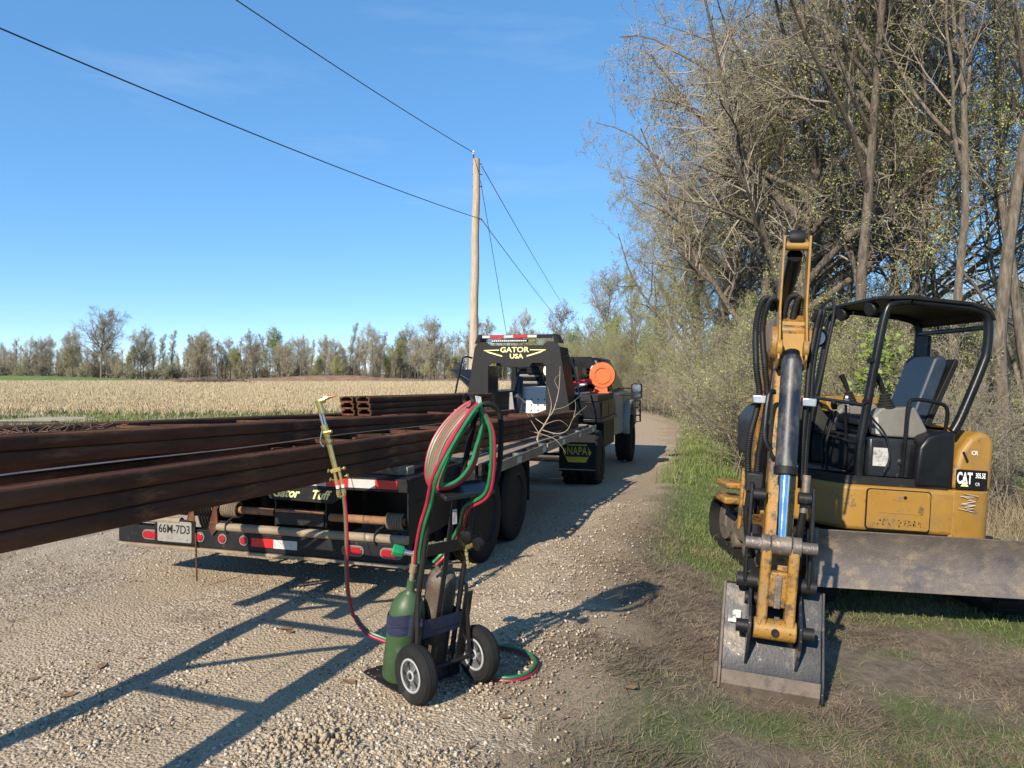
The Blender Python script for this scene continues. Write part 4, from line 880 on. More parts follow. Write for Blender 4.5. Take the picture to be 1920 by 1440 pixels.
for x in (XL-.016, XR+.016):
    MB().bar(lean(x,.12,.50), (x*1.10, .0, .15), .022, .008, (1,0,0)).build('wheel_strut', cart_black, ct)
MB().cyl((-.235,0,.136),(.235,0,.136),.0105,n=12).build('axle', dusty_black, ct)
for x in (-.19, .19):
    wl = bpy.data.objects.new('wheel', None); C.objects.link(wl); wl.parent = ct; wl.location = (x,0,.136)
    ax = ((0,0,0),(-1,0,0)); r = .136
    MB().lathe([(.078,-.030),(.084,-.036),(.108,-.040),(.126,-.035),(.133,-.024),(.1365,-.010),(.1345,-.004),(.1365,.002),(.1345,.008),(.1365,.014),(.133,.024),(.126,.035),(.118,.0375),(.115,.0365),(.108,.040),(.084,.036),(.078,.030)], 48, ax).build('tyre', black_rubber, wl)
    MB().lathe([(.079,-.030),(.079,.033),(.074,.036),(.068,.034),(.066,.020),(.066,-.020)], 40, ax).build('rim', rim_grey, wl)
    MB().lathe([(.067,-.004),(.067,.006)], 40, ax).build('rim_web', M('dark_hub_recess', [(.13,.13,.13)], 9, .6) if x < 0 else MATS['dark_hub_recess'], wl)
    for s_ in (-1, 1):
        mb = MB()
        for k in range(5):
            a = 6.2832*k/5+.3; mb.T = Matrix.Rotation(a, 4, 'X')
            mb.prism([(-.037,.068),(.037,.068),(.015,.020),(-.015,.020)], s_*.007, s_*.030, 'x')
        mb.build('spokes', rim_grey, wl, .003)
    MB().lathe([(.026,-.034),(.026,.034),(.018,.037),(.016,.030),(.001,.030)], 24, ax).build('hub', rim_grey, wl, .002)
    MB().lathe([(.0105,.03),(.0105,.046),(.001,.047)], 10, ax).build('axle_nut', dirty_steel, wl)
# looped handle
h0 = lean(XR+.02,.13,.99)
P = spline([(-.03,-.10,.985),(.03,-.125,.975),(.12,-.15,.985),(.165,-.165,1.03),(.175,-.18,1.12),(.165,-.20,1.28),(.14,-.21,1.365),(.09,-.20,1.40),(.05,-.18,1.385),(.03,-.165,1.33),(.01,-.13,1.16),(-.01,-.11,1.03)], 8)
MB().tube(P, .0135, 12).build('handle', black_rubber, ct)
# cylinders stand on the toe plate and lean with the frame
la = Vector((0,-.216,1)).normalized()
def cw(x, y, z): return M0 + Matrix.Rotation(CR,3,'Z') @ Vector((x, y-.216*z, z))
axw = Matrix.Rotation(CR,3,'Z') @ la
og = cw(-.095,.285,.014)
t = thing('oxygen_cylinder', 'green painted gas cylinder strapped to the cart', 'gas cylinder', og, axw.to_track_quat('Z','Y').to_euler())
MB().lathe([(.060,0),(.084,.006),(.088,.02),(.088,.085),(.0895,.088),(.0895,.335),(.086,.37),(.076,.403),(.058,.432),(.036,.452),(.024,.463),(.021,.475),(.021,.520)], 40).build('body', cyl_green, t)
MB().lathe([(.0135,.519),(.0135,.56),(.019,.562),(.019,.60),(.013,.602),(.015,.64),(.013,.67),(.001,.672)], 14).build('valve_stem', M('dull_brass', [(.30,.22,.13),(.42,.33,.2)], 20, .5, .5), t)
qd = t.rotation_euler.to_matrix().inverted()
vdir = qd @ Vector((-.92,-.1,.22)).normalized()
MB().lathe([(.012,.0),(.012,.045),(.016,.046),(.016,.055)], 12, ((0,0,.655),vdir)).build('valve_outlet', bright_steel, t)
mb = MB(); prof = []
n = 20; o_ = Vector((0,0,.655))+vdir*.056; q = Vector((0,0,1)).rotation_difference(vdir); vs = []; fs = []
for hgt, rr in ((0,.024),(.004,.027),(.05,.030),(.056,.026)):
    for k in range(n): 
        a = 6.2832*k/n; r_ = rr*(1.0 if k % 2 else .93); vs.append(o_+q @ Vector((r_*math.cos(a), r_*math.sin(a), hgt)))
for i in range(3):
    for k in range(n): fs.append((i*n+k, i*n+(k+1)%n, (i+1)*n+(k+1)%n, (i+1)*n+k))
fs += [tuple(reversed(range(n))), tuple(range(3*n,4*n))]
mb.add(vs, fs).build('valve_knob', cap_green, t)
ob = cw(.075,.255,.014)
t = thing('acetylene_cylinder', 'scuffed brown gas cylinder behind the green one on the cart', 'gas cylinder', ob, axw.to_track_quat('Z','Y').to_euler())
MB().lathe([(.055,0),(.074,.008),(.078,.02),(.078,.47),(.074,.505),(.060,.535),(.040,.548),(.038,.56),(.045,.562),(.045,.585),(.030,.588),(.020,.59),(.020,.62)], 36).build('body', cyl_brown, t)
MB().lathe([(.012,.62),(.012,.68),(.018,.682),(.018,.71),(.001,.712)], 12).build('valve_stem', brass, t)
qd = t.rotation_euler.to_matrix().inverted()
def Wd(v): return qd @ Vector(v)
pv = Vector((0,0,.69))
for a, b_, r_ in ((pv, pv+Wd((-.10,-.02,.0)), .013), (pv, pv+Wd((.10,-.10,.0)), .015), (pv+Wd((.10,-.10,0)), pv+Wd((.145,-.15,.03)), .012), (pv+Wd((.10,-.10,0)), pv+Wd((.115,-.11,-.10)), .009)):
    mb = MB(); nseg = 5
    for k in range(nseg): mb.cyl(a.lerp(b_,k/nseg), a.lerp(b_,(k+.85)/nseg), r_*(1 if k % 2 else .72), n=8)
    mb.build('regulator_body', brass, t)
for off_, nrm in (((.165,-.17,.035),(.75,.6,.2)), ((.105,-.12,.065),(.3,.9,.2))):
    o_ = pv+Wd(off_); MB().lathe([(.020,-.018),(.030,-.014),(.031,.012),(.026,.017),(.001,.015)], 24, (o_, Wd(nrm))).build('gauge', black_dull, t)
    MB().lathe([(.0245,.0152),(.0245,.0182),(.001,.0183)], 20, (o_, Wd(nrm))).build('gauge_face', led_m, t)
# navy tape wrapped round cylinders and frame
tp = thing('tape_wrap', 'navy blue tape wrapped round the cylinders and cart frame', 'tape', M0, (0,0,CR))
loop = []
for a in np.linspace(0, 2*math.pi, 40, endpoint=False):
    cx_, cy_ = (-.095,.285) if math.cos(a) < 0 else (.075,.255); rr = .093 if math.cos(a) < 0 else .081
    loop.append((cx_+rr*math.cos(a), cy_+rr*math.sin(a)))
loop = [(x, y) if y > .19 else (x, min(y,.19)) for x, y in loop]
loop = [(x, y if y > .20 else .098) for x, y in loop]
for z0, z1, g_ in ((.265,.322,.0),(.30,.36,.022)):
    n = len(loop); vs = []
    for s_, zz in ((1+g_,z0),(1+g_,z1),(1+g_-.018,z1),(1+g_-.018,z0)):
        for i, (x, y) in enumerate(loop): vs.append(lean(x*s_, .23+(y-.23)*s_, zz + .010*math.sin(i*.31+z0*40)))
    fs = [(r_*n+i, r_*n+(i+1)%n, ((r_+1)%4)*n+(i+1)%n, ((r_+1)%4)*n+i) for r_ in range(4) for i in range(n)]
    MB().add(vs, fs).build('tape_band', navy_tape, tp, 0, 40)
# hose coil over the handle
HR = .0088
hc = thing('hose_coil', 'coil of red and green twin hose hung over the cart handle', 'hose', (0,0,0))
ctr = Vector((-.235, 3.34, 1.212)); A = Vector((.93,.30,0)); U = Vector((0,0,1)); D_ = Vector((.3,-.93,0))
rg = np.random.default_rng(3); strands = {'red_strand': [], 'green_strand': []}
top_c = cw(.07,-.0,1.40)-Vector((0,0,0))
top_pt = Vector((-.178, 3.33, 1.405))
for k in range(5):
    ph = .06*rg.normal(); dp = -.05+.024*k; hl = .204-.006*k+.006*rg.random()
    for nm, sh in (('red_strand', 0), ('green_strand', 1)):
        P = []; wL = .126-.0300*(k+.5*sh)*.62; wR = .108-.010*(k+.5*sh)
        for i in range(48):
            a = 6.2832*i/48 + ph; sx = math.sin(a); cz = math.cos(a)
            wx = (wL if sx < 0 else wR*(1+.75*max(0,-cz)))*(1-.30*max(0,cz)**2); skew = .085*cz
            P.append(ctr + A*(sx*wx + skew - .010) + U*(cz*(hl-.009*sh)) + D_*(dp+.010*sh+.012*math.sin(a*2+k)))
        strands[nm].append((P, True))
lead_r = spline([ctr+A*.055+U*.20+D_*.09, ctr+A*(.005)+U*.155+D_*.10, ctr+A*(-.085)+U*(.02)+D_*.105, ctr+A*(-.155)+U*(-.12)+D_*.09, px(800,945,3.30), px(788,985,3.34), px(780,1030,3.40), px(778,1056,3.44)], 8)
lead_g = [p+Vector((.020,.0,.002)) for p in lead_r]
strands['red_strand'].append((lead_r, False)); strands['green_strand'].append((lead_g, False))
rt = spline([ctr+A*.07+U*.19+D_*.06, ctr+A*.125+U*.06+D_*.07, ctr+A*.118+U*-.2+D_*.03, px(872,950,3.42), px(862,985,3.55), px(835,1030,3.6), px(812,1055,3.58)], 8)
strands['green_strand'].append((rt, False)); strands['red_strand'].append(([p+Vector((.014,.006,-.014)) for p in rt], False))
for nm, mt in (('red_strand', hose_red), ('green_strand', hose_green)):
    for P, cl in strands[nm]: MB().tube(P, HR, 8, True, cl).build(nm, mt, hc)
P = [ctr+A*.045+U*.205+Vector((A.x*.0+.0, 0, 0))+ (D_*(.085*math.cos(a)) + U*(.036*math.sin(a))) for a in np.linspace(0, 6.2832, 26, endpoint=False)]
vs = []; 
for p in P:
    for s_ in (-.020, .020): vs.append(p + A*s_*.95 + U*s_*-.35)
n = len(P); fs = [(2*i, 2*i+1, (2*((i+1)%n))+1, 2*((i+1)%n)) for i in range(n)]
o = MB().add(vs, fs).build('hook_strap', black_dull, hc, 0, 60); o.modifiers.new('solid','SOLIDIFY').thickness = .006
pc = ctr+A*.058+U*.213+D_*.090
MB().add([pc+A*a+U*b_ for a,b_ in ((-.014,.024),(.014,.018),(.020,-.03),(-.006,-.022))] + [pc+D_*-.003+A*a+U*b_ for a,b_ in ((-.014,.024),(.014,.018),(.020,-.03),(-.006,-.022))], [(0,1,2,3),(7,6,5,4),(0,4,5,1),(1,5,6,2),(2,6,7,3),(3,7,4,0)]).build('white_tag', notice_m, hc)
# torch, hooked on the nearest channel's edge, with its hose trailing to the cart
td = 4.04
th_ = thing('cutting_torch', 'brass cutting torch propped upright against the nearest rack frame', 'cutting torch', px(642,925,td))
def tl(u, v, dd=0): return px(u,v,td+dd)-px(642,925,td)
MB().tube([tl(598,752),tl(610,749)], .017, 12).build('head_block', brass, th_)
MB().tube([tl(596,750),tl(605,775)], [.019,.016], 10).build('head', brass, th_)
MB().tube([tl(606,748),tl(612,746),tl(616,745)], [.012,.014,.012], 10).build('tip_nut', brass, th_)
MB().tube([tl(615,745),tl(629,742)], [.010,.005], 10).build('tip', M('copper_tip', [(.25,.12,.07),(.36,.19,.11)], 20, .4, .8), th_)
for du in (-2.6, 2.8): MB().cyl(tl(601+du,770),tl(609+du,800),.0065,n=8).build('gas_tube', bright_steel, th_)
MB().tube([tl(607,797),tl(612,811),tl(615,824)], [.020,.021,.013], 10).build('mixer_body', brass, th_)
MB().cyl(tl(608,811,-.01),tl(622,809,-.02),.010,n=10).build('lever_pivot', brass, th_)
MB().tube(spline([tl(605,803),tl(602,818),tl(601,830),tl(607,838)],5), .0045, 8).build('lever', bright_steel, th_)
MB().tube([tl(613,823),tl(617,829),tl(618,834)], [.015,.017,.012], 6).build('hex_nut', brass, th_)
for du in (-2.2, 2.2, 0): MB().cyl(tl(617+du,833,-.004*(du==0)),tl(629+du,880,-.004*(du==0)),.0085,n=10).build('handle_tube', brass, th_)
MB().obox(tl(630,881), (.055,.03,.022), (0,R(-15),0)).build('valve_block', brass, th_)
for u0, u1, v0 in ((627,634,886),(636,644,884)):
    MB().cyl(tl(u0,v0),tl(u1,v0+30),.009,n=10).build('connector_tube', brass, th_)
    MB().tube([tl(u1-1,v0+24),tl(u1,v0+30)], .0105, 10).build('white_collar', white_paint, th_)
    MB().tube([tl(u1,v0+32),tl(u1+1,v0+38),tl(u1+2,v0+46)], [.0115,.014,.010], 6).build('hose_nut', brass, th_)
for u0, v0, s_ in ((622,884,-1),(640,879,1),(626,900,-1),(646,893,1)):
    MB().lathe([(.004,0),(.004,.014),(.011,.016),(.011,.024),(.001,.026)], 10, (tl(u0,v0),(s_,-.3,.25))).build('valve_knob', brass, th_)
hs_ = thing('torch_hose', 'red and green twin hose trailing from the torch to the ground', 'hose', (0,0,0))
def drop(u, v, dd): return px(u, v, dd)
pr = spline([drop(646,930,4.03), drop(649,960,4.03), drop(651,1010,4.03), drop(651,1070,4.03), drop(655,1120,4.03), drop(666,1160,4.03), drop(686,1186,4.02), drop(712,1199,4.0), drop(745,1210,3.98), drop(800,1225,3.93), drop(860,1222,3.92)], 10)
pg = [p+Vector((-.010,.012,.0)) if i < 50 else p+Vector((.004,.016,.008)) for i, p in enumerate(pr)]; pg[0] = drop(637,932,4.04)
MB().tube(pr, .0088, 8).build('red_strand', hose_red, hs_); MB().tube(pg, .0088, 8).build('green_strand', hose_green, hs_)
lp = [(905,1262,0),(925,1268,0),(960,1270,0),(990,1261,0),(1004,1245,0),(1000,1233,0),(985,1222,0),(955,1213,0),(928,1209,0),(900,1210,.03)]
def grd(u, v, h=.012):
    d = (CAM_Z-h)*1350/(v-700)
    for _ in range(4): x = (u-960)/1350*d; d = (CAM_Z-h-float(gz(x,d)))*1350/(v-700)
    return Vector(((u-960)/1350*d, d, float(gz((u-960)/1350*d, d))+h))
lh = thing('ground_hose', 'loop of red and green twin hose lying on the ground right of the cart', 'hose', (0,0,0))
MB().tube(spline([grd(u,v+6,.014)+Vector((.008,0,h)) for u,v,h in lp], 8), .0088, 8).build('red_strand', hose_red, lh)
MB().tube(spline([grd(u,v,.030)+Vector((0,0,h)) for u,v,h in lp], 8), .0088, 8).build('green_strand', hose_green, lh)

# ---------------------------------------------------------------- mini excavator
ex = thing('mini_excavator', 'yellow and black mini excavator parked on the grass at right', 'excavator', (3.15, 6.7, -.32), (0, R(3.5), 0))
def sub(name, parent=ex, loc=(0,0,0)):
    o = bpy.data.objects.new(name, None); C.objects.link(o); o.parent = parent; o.location = loc; return o
# tracks
for sx in (-1, 1):
    tk_ = sub('track', ex, (sx*.80, .05, 0)); y0, y1, rr, hw = -.92, .95, .25, .19
    def loop_pts(r_, n=14):
        P = [(y1 + r_*math.sin(a), rr + r_*math.cos(a)) for a in np.linspace(0, math.pi, n)] + [(y0 - r_*math.sin(a), rr - r_*math.cos(a)) for a in np.linspace(0, math.pi, n)]
        return P
    out, inn = loop_pts(rr), loop_pts(rr-.035); n = len(out); vs = []; fs = []
    for x in (-hw, hw):
        vs += [(x,y,z) for y,z in out] + [(x,y,z) for y,z in inn]
    for i in range(n):
        j = (i+1) % n; fs += [(i,j,n+j,n+i), (2*n+i,3*n+i,3*n+j,2*n+j), (i,2*n+i,2*n+j,j), (n+i,n+j,3*n+j,3*n+i)]
    MB().add(vs, fs).build('belt', black_rubber, tk_)
    mb = MB(); per = []
    L_ = 2*(y1-y0)+2*math.pi*rr; ng = 52
    for k in range(ng):
        s_ = L_*k/ng; 
        if s_ < (y1-y0): y, z, a = y0+s_, 2*rr, 0
        elif s_ < (y1-y0)+math.pi*rr: th = (s_-(y1-y0))/rr; y, z, a = y1+rr*math.sin(th), rr+rr*math.cos(th), -th
        elif s_ < 2*(y1-y0)+math.pi*rr: y, z, a = y1-(s_-(y1-y0)-math.pi*rr), 0, math.pi
        else: th = (s_-2*(y1-y0)-math.pi*rr)/rr; y, z, a = y0-rr*math.sin(th), rr-rr*math.cos(th), math.pi-th
        mb.obox((0,y,z), (hw*2-.02,.032,.036), (a,0,0))
    mb.build('grousers', black_rubber, tk_, .004)
    MB().box(-.09,.09, y0+.15,y1-.15, .14,.36).build('track_frame', mud_steel, tk_, .02)
    for y in (y0, y1):
        MB().lathe([(.06,-.1),(.20,-.09),(.21,-.05),(.21,.05),(.20,.09),(.06,.1)], 24, ((0,y,rr),(1,0,0))).build('idler', mud_steel, tk_)
        MB().box(-.11,.11, y-.09,y+.09, rr-.07,rr+.09).build('idler_block', mud_steel, tk_, .02)
    for k in range(4): MB().lathe([(.03,-.12),(.075,-.11),(.075,.11),(.03,.12)], 18, ((0,y0+.42+k*.36,.115),(1,0,0))).build('roller', mud_steel, tk_)
MB().box(-.62,.62, -.55,.65, .22,.44).build('undercarriage_frame', mud_steel, ex, .03)
MB().lathe([(.46,.43),(.46,.56)], 40).build('slew_ring', dusty_black, ex)
# dozer blade: curved sheet with cutting edge
bl = sub('dozer_blade', ex, (0,-1.48,0))
prof = [(-.06,.30),(-.025,.36),(.0,.43),(.008,.52),(-.005,.61),(-.045,.69)]
MB().prism(prof+[(y+.03,z) for y,z in reversed(prof)], -.99, .99, 'x').build('mouldboard', dozer_steel, bl, .003)
MB().prism([(-.075,.285),(-.062,.285),(-.035,.365),(-.047,.37)], -.985, .985, 'x').build('cutting_edge', dozer_steel, bl, .002)
for s_ in (-1,1): MB().prism([(-.07,.29),(.07,.32),(.09,.66),(-.06,.705)], s_*.992, s_*1.015, 'x').build('end_plate', dirty_steel, bl, .004)
for x in (-.45,.45): MB().bar((x,-1.42,.42),(x,-.4,.36),.09,.12).build('blade_arm', mud_steel, ex, .01)
# house
def roundpoly(pts, r, n=3):
    out = []; m = len(pts)
    for i in range(m):
        p = Vector(pts[i]); a = (Vector(pts[i-1])-p).normalized(); b_ = (Vector(pts[(i+1)%m])-p).normalized()
        for k in range(n+1):
            t_ = k/n; out.append(tuple((p+a*r*(1-t_)**2+b_*r*t_**2)))
    return out
plan = roundpoly([(-.90,-.50),(-.52,-.92),(.30,-.955),(.62,-.90),(.84,-.55),(.92,0),(.80,.62),(.5,.92),(-.5,.92),(-.90,.45)], .08)
MB().prism(plan, .585, .95, 'z').build('body_skirt', yellow, ex, .035, seg=3)
MB().prism(roundpoly([(.30,-.962),(.62,-.915),(.85,-.56),(.93,0),(.81,.64),(.3,.93)], .06), .562, .955, 'z').build('counterweight', yellow, ex, .07, seg=4)
ht = sub('side_hatch', ex, (-.115,-.945,.77)); ht.rotation_euler = (0,0,R(-2.4))
MB().prism(rrect(.505,.325,.03), -.010, .004, 'y').build('hatch_gap', black_dull, ht)
MB().prism(rrect(.49,.31,.026), -.016, -.006, 'y').build('hatch_panel', yellow, ht, .004)
MB().prism(rrect(.13,.055,.018), -.019, -.0165, 'y').build('latch_plate', yellow, ht, .003).location = (.02,0,.105)
MB().cyl((.045,-.022,.105),(.045,-.0195,.105),.014,n=16).build('lock', black_dull, ht)
MB().cyl((.0,-.022,.105),(.0,-.0195,.105),.010,n=16).build('key_cap', bright_steel, ht)
mb = MB(); rgg = random.Random(4)
for i in range(11):
    if rgg.random() < .12: continue
    for k in range(rgg.randint(2,6)):
        a, b_ = -.205+.040*i+rgg.random()*.022, -.135+rgg.random()*.052; mb.box(a,a+.004+.008*rgg.random(), -.0172,-.0164, b_,b_+.004+.010*rgg.random())
mb.build('worn_stencil', black_dull, ht)
MB().prism(rrect(.34,.012,.005), -.0185, -.0165, 'y').build('pressed_rib', yellow, ht, .002).location = (.02,0,-.02)
# floor, seat box, engine cover
MB().prism(roundpoly([(-.88,-.46),(-.50,-.88),(.30,-.915),(.30,.0),(-.88,.0)], .05), .952, 1.0, 'z').build('cab_floor', M('dusty_floor_mat', [(.085,.07,.055), (.19,.155,.12)], 6, .9, wear=((.03,.03,.03), 5, .55, .7), bump=.3), ex, .012)
MB().prism(roundpoly([(-.885,-.47),(-.505,-.89),(.29,-.925),(.29,-.90),(-.50,-.865),(-.86,-.46)], .02), .951, 1.02, 'z').build('floor_sill', dusty_black, ex, .008)
MB().box(-.30,.30, -.80,.02, 1.0,1.33).build('seat_base', M('scuffed_black_panel', [(.010,.012,.016), (.02,.022,.026)], 6, .3, wear=((.30,.28,.25), 22, .64, .74)), ex, .02)
MB().prism([(.02,.955),(.33,.955),(.33,1.42),(.22,1.42),(.10,1.37),(.04,1.28)], -.93, .0, 'y').build('rear_black_cover', black_paint, ex, .03, seg=3)
MB().prism([(.335,.957),(.66,.957),(.66,1.36),(.62,1.42),(.54,1.43),(.46,1.38),(.39,1.27),(.345,1.1)], -.90, .60, 'y').build('engine_cover', yellow, ex, .04, seg=3)
MB().box(.35,.56, -.5,.4, 1.431,1.46).build('cover_top', yellow, ex, .012)
MB().prism(rrect(.255,.155,.012), -.003, .0, 'y').build('model_decal', black_paint, ex).location = (.488,-.902,1.045)
text('decal_letters', 'CAT', .125, white_decal, ex, (.428,-.9065,1.05), (R(90),0,0), .0005, .004, 0, .50)
MB().prism([(.398,.988),(.430,1.03),(.462,.988)], -.9095, -.9075, 'y').build('decal_triangle', tape_yellow, ex)
text('decal_letters', '305.5E', .058, white_decal, ex, (.556,-.9065,1.078), (R(90),0,0), .0005, .001, 0, .52)
text('decal_letters', 'CR', .035, white_decal, ex, (.535,-.9065,1.01), (R(90),0,0), .0004, 0, 0, .8)
text('cover_mark', 'CR', .045, white_decal, ex, (.50,-.9035,1.26), (R(90),0,0), .0004, .0005, 0, .9)
MB().prism([(.40,1.26),(.415,1.27),(.455,1.19),(.44,1.175)], -.906,-.9025, 'y').build('cover_latch', black_dull, ex)
mb = MB()
for i in range(9):
    z = .80+.016*i+.006*rgg.random(); x = .36+.04*rgg.random(); mb.obox((x+.06,-.9585,z),(.03+.13*rgg.random(),.008,.0012+.001*rgg.random()),(0,R(rgg.uniform(-12,12)),R(7)))
mb.build('paint_scratches', white_decal, ex)
# seat and consoles
se = sub('seat', ex)
MB().prism(roundpoly([(.14,1.50),(.27,1.46),(.43,1.99),(.39,2.05),(.31,2.03)], .03), -.60, -.16, 'y').build('backrest', seat_blue, se, .05, seg=3)
MB().prism(roundpoly([(.24,1.45),(.29,1.44),(.50,2.0),(.47,2.03)], .02), -.63, -.13, 'y').build('seat_shell', black_dull, se, .03)
MB().prism(roundpoly([(-.30,1.41),(.18,1.41),(.20,1.50),(-.28,1.50)], .03), -.58, -.18, 'y').build('cushion', black_dull, se, .03, seg=3)
MB().box(-.24,.16, -.54,-.22, 1.331,1.41).build('suspension', black_dull, se, .02)
for yy_, nm in ((-.70,'near'),(-.06,'far')):
    co = sub('control_console', ex)
    MB().prism(roundpoly([(-.22,1.34),(.10,1.34),(.20,1.40),(.08,1.60),(-.20,1.575),(-.27,1.50)], .025), yy_-.065, yy_+.065, 'y').build('console_body', grey_plastic, co, .018, seg=3)
    mb = MB(); prof_ = []
    for i in range(6): prof_ += [(.075-.007*i,.022*i),(.062-.007*i,.022*i+.012)]
    MB().lathe(prof_, 20, ((-.13,yy_,1.575),(-.18,0,1))).build('joystick_boot', black_rubber, co)
    MB().tube([(-.155,yy_,1.70),(-.18,yy_,1.76),(-.225,yy_,1.845)], [.018,.022,.026], 10).build('joystick', black_dull, co)
MB().prism([(-.235,1.36),(-.205,1.36),(-.225,1.50),(-.255,1.50)], -.768,-.766, 'y').build('warning_label', notice_m, ex)
MB().tube(spline([(-.02,-.80,1.02),(-.02,-.82,1.35),(-.01,-.82,1.60),(.04,-.82,1.66),(.25,-.82,1.64),(.31,-.82,1.58),(.31,-.80,1.40)],6), .016, 10).build('side_grab_bar', black_paint, ex)
MB().tube(spline([(-.36,-.84,1.55),(-.30,-.84,1.48),(-.20,-.85,1.36),(-.16,-.86,1.18),(-.20,-.86,1.06)],5), .009, 8).build('lock_lever', black_dull, ex)
MB().box(-.265,-.13, -.8035,-.8005, 1.10,1.25).build('floor_notice', notice_m, ex)
MB().lathe([(.03,-.008),(.034,.0),(.02,.012),(.001,.013)], 16, ((-.03,-.801,1.14),(0,-1,0))).build('plug', dusty_black, ex)
exm = Matrix.Translation((3.15,6.7,-.32)) @ Matrix.Rotation(R(3.5),4,'Y')
bt = thing('drink_bottle', 'clear plastic drink bottle standing beside the excavator seat', 'bottle', (exm @ Vector((-.20,-.14,1.505))), (0,R(3.5),0))
MB().lathe([(.028,0),(.03,.01),(.03,.09),(.018,.12),(.011,.13)], 18).build('bottle_body', pet, bt); MB().lathe([(.013,.129),(.013,.15),(.001,.151)], 14).build('bottle_cap', white_decal, bt)
MB().box(-.31,-.20, .02,.12, 1.50,1.62).build('yellow_case', yellow, ex, .01)
# right-hand hood, monitor
MB().prism(roundpoly([(-.86,1.0),(.30,1.0),(.30,1.60),(-.55,1.58),(-.78,1.50),(-.87,1.36)], .05), .12, .86, 'y').build('side_hood', M('charcoal_hood', [(.020,.022,.022), (.034,.035,.034)], 6, .5, wear=((.09,.085,.07), 8, .58, .75)), ex, .03, seg=3)
MB().prism(roundpoly([(-.80,1.525),(.30,1.605),(.30,1.66),(-.52,1.63),(-.74,1.57)], .02), .14, .87, 'y').build('hood_top', yellow, ex, .02)
MB().obox((-.64,-.02,1.86), (.05,.16,.13), (0,R(25),R(20))).build('monitor', black_dull, ex, .012)
MB().cyl((-.64,0,1.6),(-.63,0,1.83),.018).build('monitor_stalk', black_dull, ex)
MB().tube([(-.45,-.38,1.0),(-.47,-.38,1.25),(-.40,-.38,1.52)], .012, 8).build('travel_lever', black_dull, ex); MB().tube([(-.45,-.30,1.0),(-.47,-.30,1.25),(-.40,-.30,1.52)], .012, 8).build('travel_lever', black_dull, ex)
MB().lathe([(.02,-.03),(.03,0),(.022,.04),(.001,.05)], 12, ((-.40,-.34,1.56),(-.2,0,1))).build('lever_knob', black_dull, ex)
# canopy: four posts, rails, roof
cp = sub('canopy', ex); yn, yf = -.86, .14
def post(P, r_=.035, nm='post'): MB().tube(spline(P, 6), r_, 12).build(nm, black_paint, cp)
for y in (yn, yf):
    post([(-.40,y,1.0),(-.41,y,1.2),(-.38,y,1.5),(-.31,y,2.05),(-.26,y,2.36),(-.20,y,2.43),(-.08,y,2.455)])
    post([(.34,y,1.42),(.40,y,1.55),(.54,y,1.95),(.575,y,2.10),(.575,y,2.32),(.53,y,2.40),(.40,y,2.43)], .037)
    MB().tube([(-.06,y,2.455),(.40,y,2.43)], .03, 12).build('roof_rail', black_paint, cp)
roof = roundpoly([(-.36,yn-.04),(.58,yn-.04),(.60,yf+.04),(-.36,yf+.04)], .10, 4)
MB().prism([(-.38,2.445),(-.36,2.475),(-.1,2.50),(.40,2.475),(.57,2.43),(.61,2.34),(.59,2.335),(.55,2.40),(.40,2.445),(-.1,2.465)], yn-.05, yf+.05, 'y').build('roof', black_dull, cp, .02, seg=3)
MB().box(.55,.585, yn+.03,yf-.03, 2.26,2.30).build('rear_crossbar', black_paint, cp, .01)
for z in (1.62, 1.30): MB().cyl((-.385,yn+.03,z-.03),(-.375,yf-.03,z),.016,n=10).build('front_crossbar', black_paint, cp)
MB().box(.50,.53, yf-.30,yf-.10, 1.75,2.25).build('rear_panel', dusty_black, cp, .01)
MB().tube(spline([(-.40,yn+.30,1.58),(-.36,yn+.34,1.2),(-.35,yn+.35,1.02)],5), .012, 8).build('grab_rail', black_paint, cp)
for z in (1.95, 1.62): MB().cyl((-.36+.05*(z-1.6),yn-.01,z),(-.41+.05*(z-1.6),yn-.03,z),.022,n=12).build('post_knob', black_dull, cp)
for y in (yn+.10, yn+.62):
    MB().lathe([(.02,-.05),(.055,-.03),(.06,.02),(.05,.03),(.001,.028)], 18, ((-.33,y,2.385),(-.9,-.3,-.2))).build('work_lamp', black_dull, cp)
mi = sub('mirror', ex); MB().tube([(-.30,yf-.05,2.40),(-.36,yf-.07,2.32),(-.34,yf-.08,2.27)], .008, 6).build('mirror_arm', black_dull, mi); MB().obox((-.35,yf-.09,2.20), (.05,.09,.14), (0,R(20),R(30))).build('mirror_head', black_dull, mi, .015)
# boom, stick, bucket in the swung boom's own frame (x right, y towards the machine, z up)
bvec = Vector((-.274,-.962,0)); lat = Vector((.962,-.274,0))
BT = Matrix(((lat.x,-bvec.x,.022*lat.x,-1.09),(lat.y,-bvec.y,.022*lat.y,-.48),(0,0,1,0),(0,0,0,1)))
def BM(): m_ = MB(); m_.T = BT; return m_
BM().prism([(.12,.50),(.12,.92),(-.04,.98),(-.16,.90),(-.18,.62),(-.05,.48)], -.14, .14, 'x').build('swing_bracket', yellow_worn, ex, .02)
BM().cyl((0,-.02,.44),(0,-.02,1.02),.07,n=20).build('swing_pin', dusty_black, ex)
MB().prism([(-1.02,.55),(-.80,.55),(-.80,.95),(-1.02,.90)], -.62,-.30, 'y').build('swing_mount', yellow_worn, ex, .03)
BM().prism([(-.02,.66),(.10,.72),(-.10,1.30),(-.42,2.02),(-.62,2.20),(-1.70,2.15),(-1.86,2.06),(-1.84,1.96),(-1.70,1.93),(-.80,1.92),(-.62,1.80),(-.36,1.20),(-.16,.70)], -.085, .085, 'x').build('boom', yellow_worn, ex, .02)
BM().cyl((0,-.20,.72),(0,-.52,1.42),.055,n=18).build('boom_cylinder', black_paint, ex)
BM().cyl((0,-.50,1.38),(0,-.70,1.82),.030,n=16).build('boom_rod', chrome, ex)
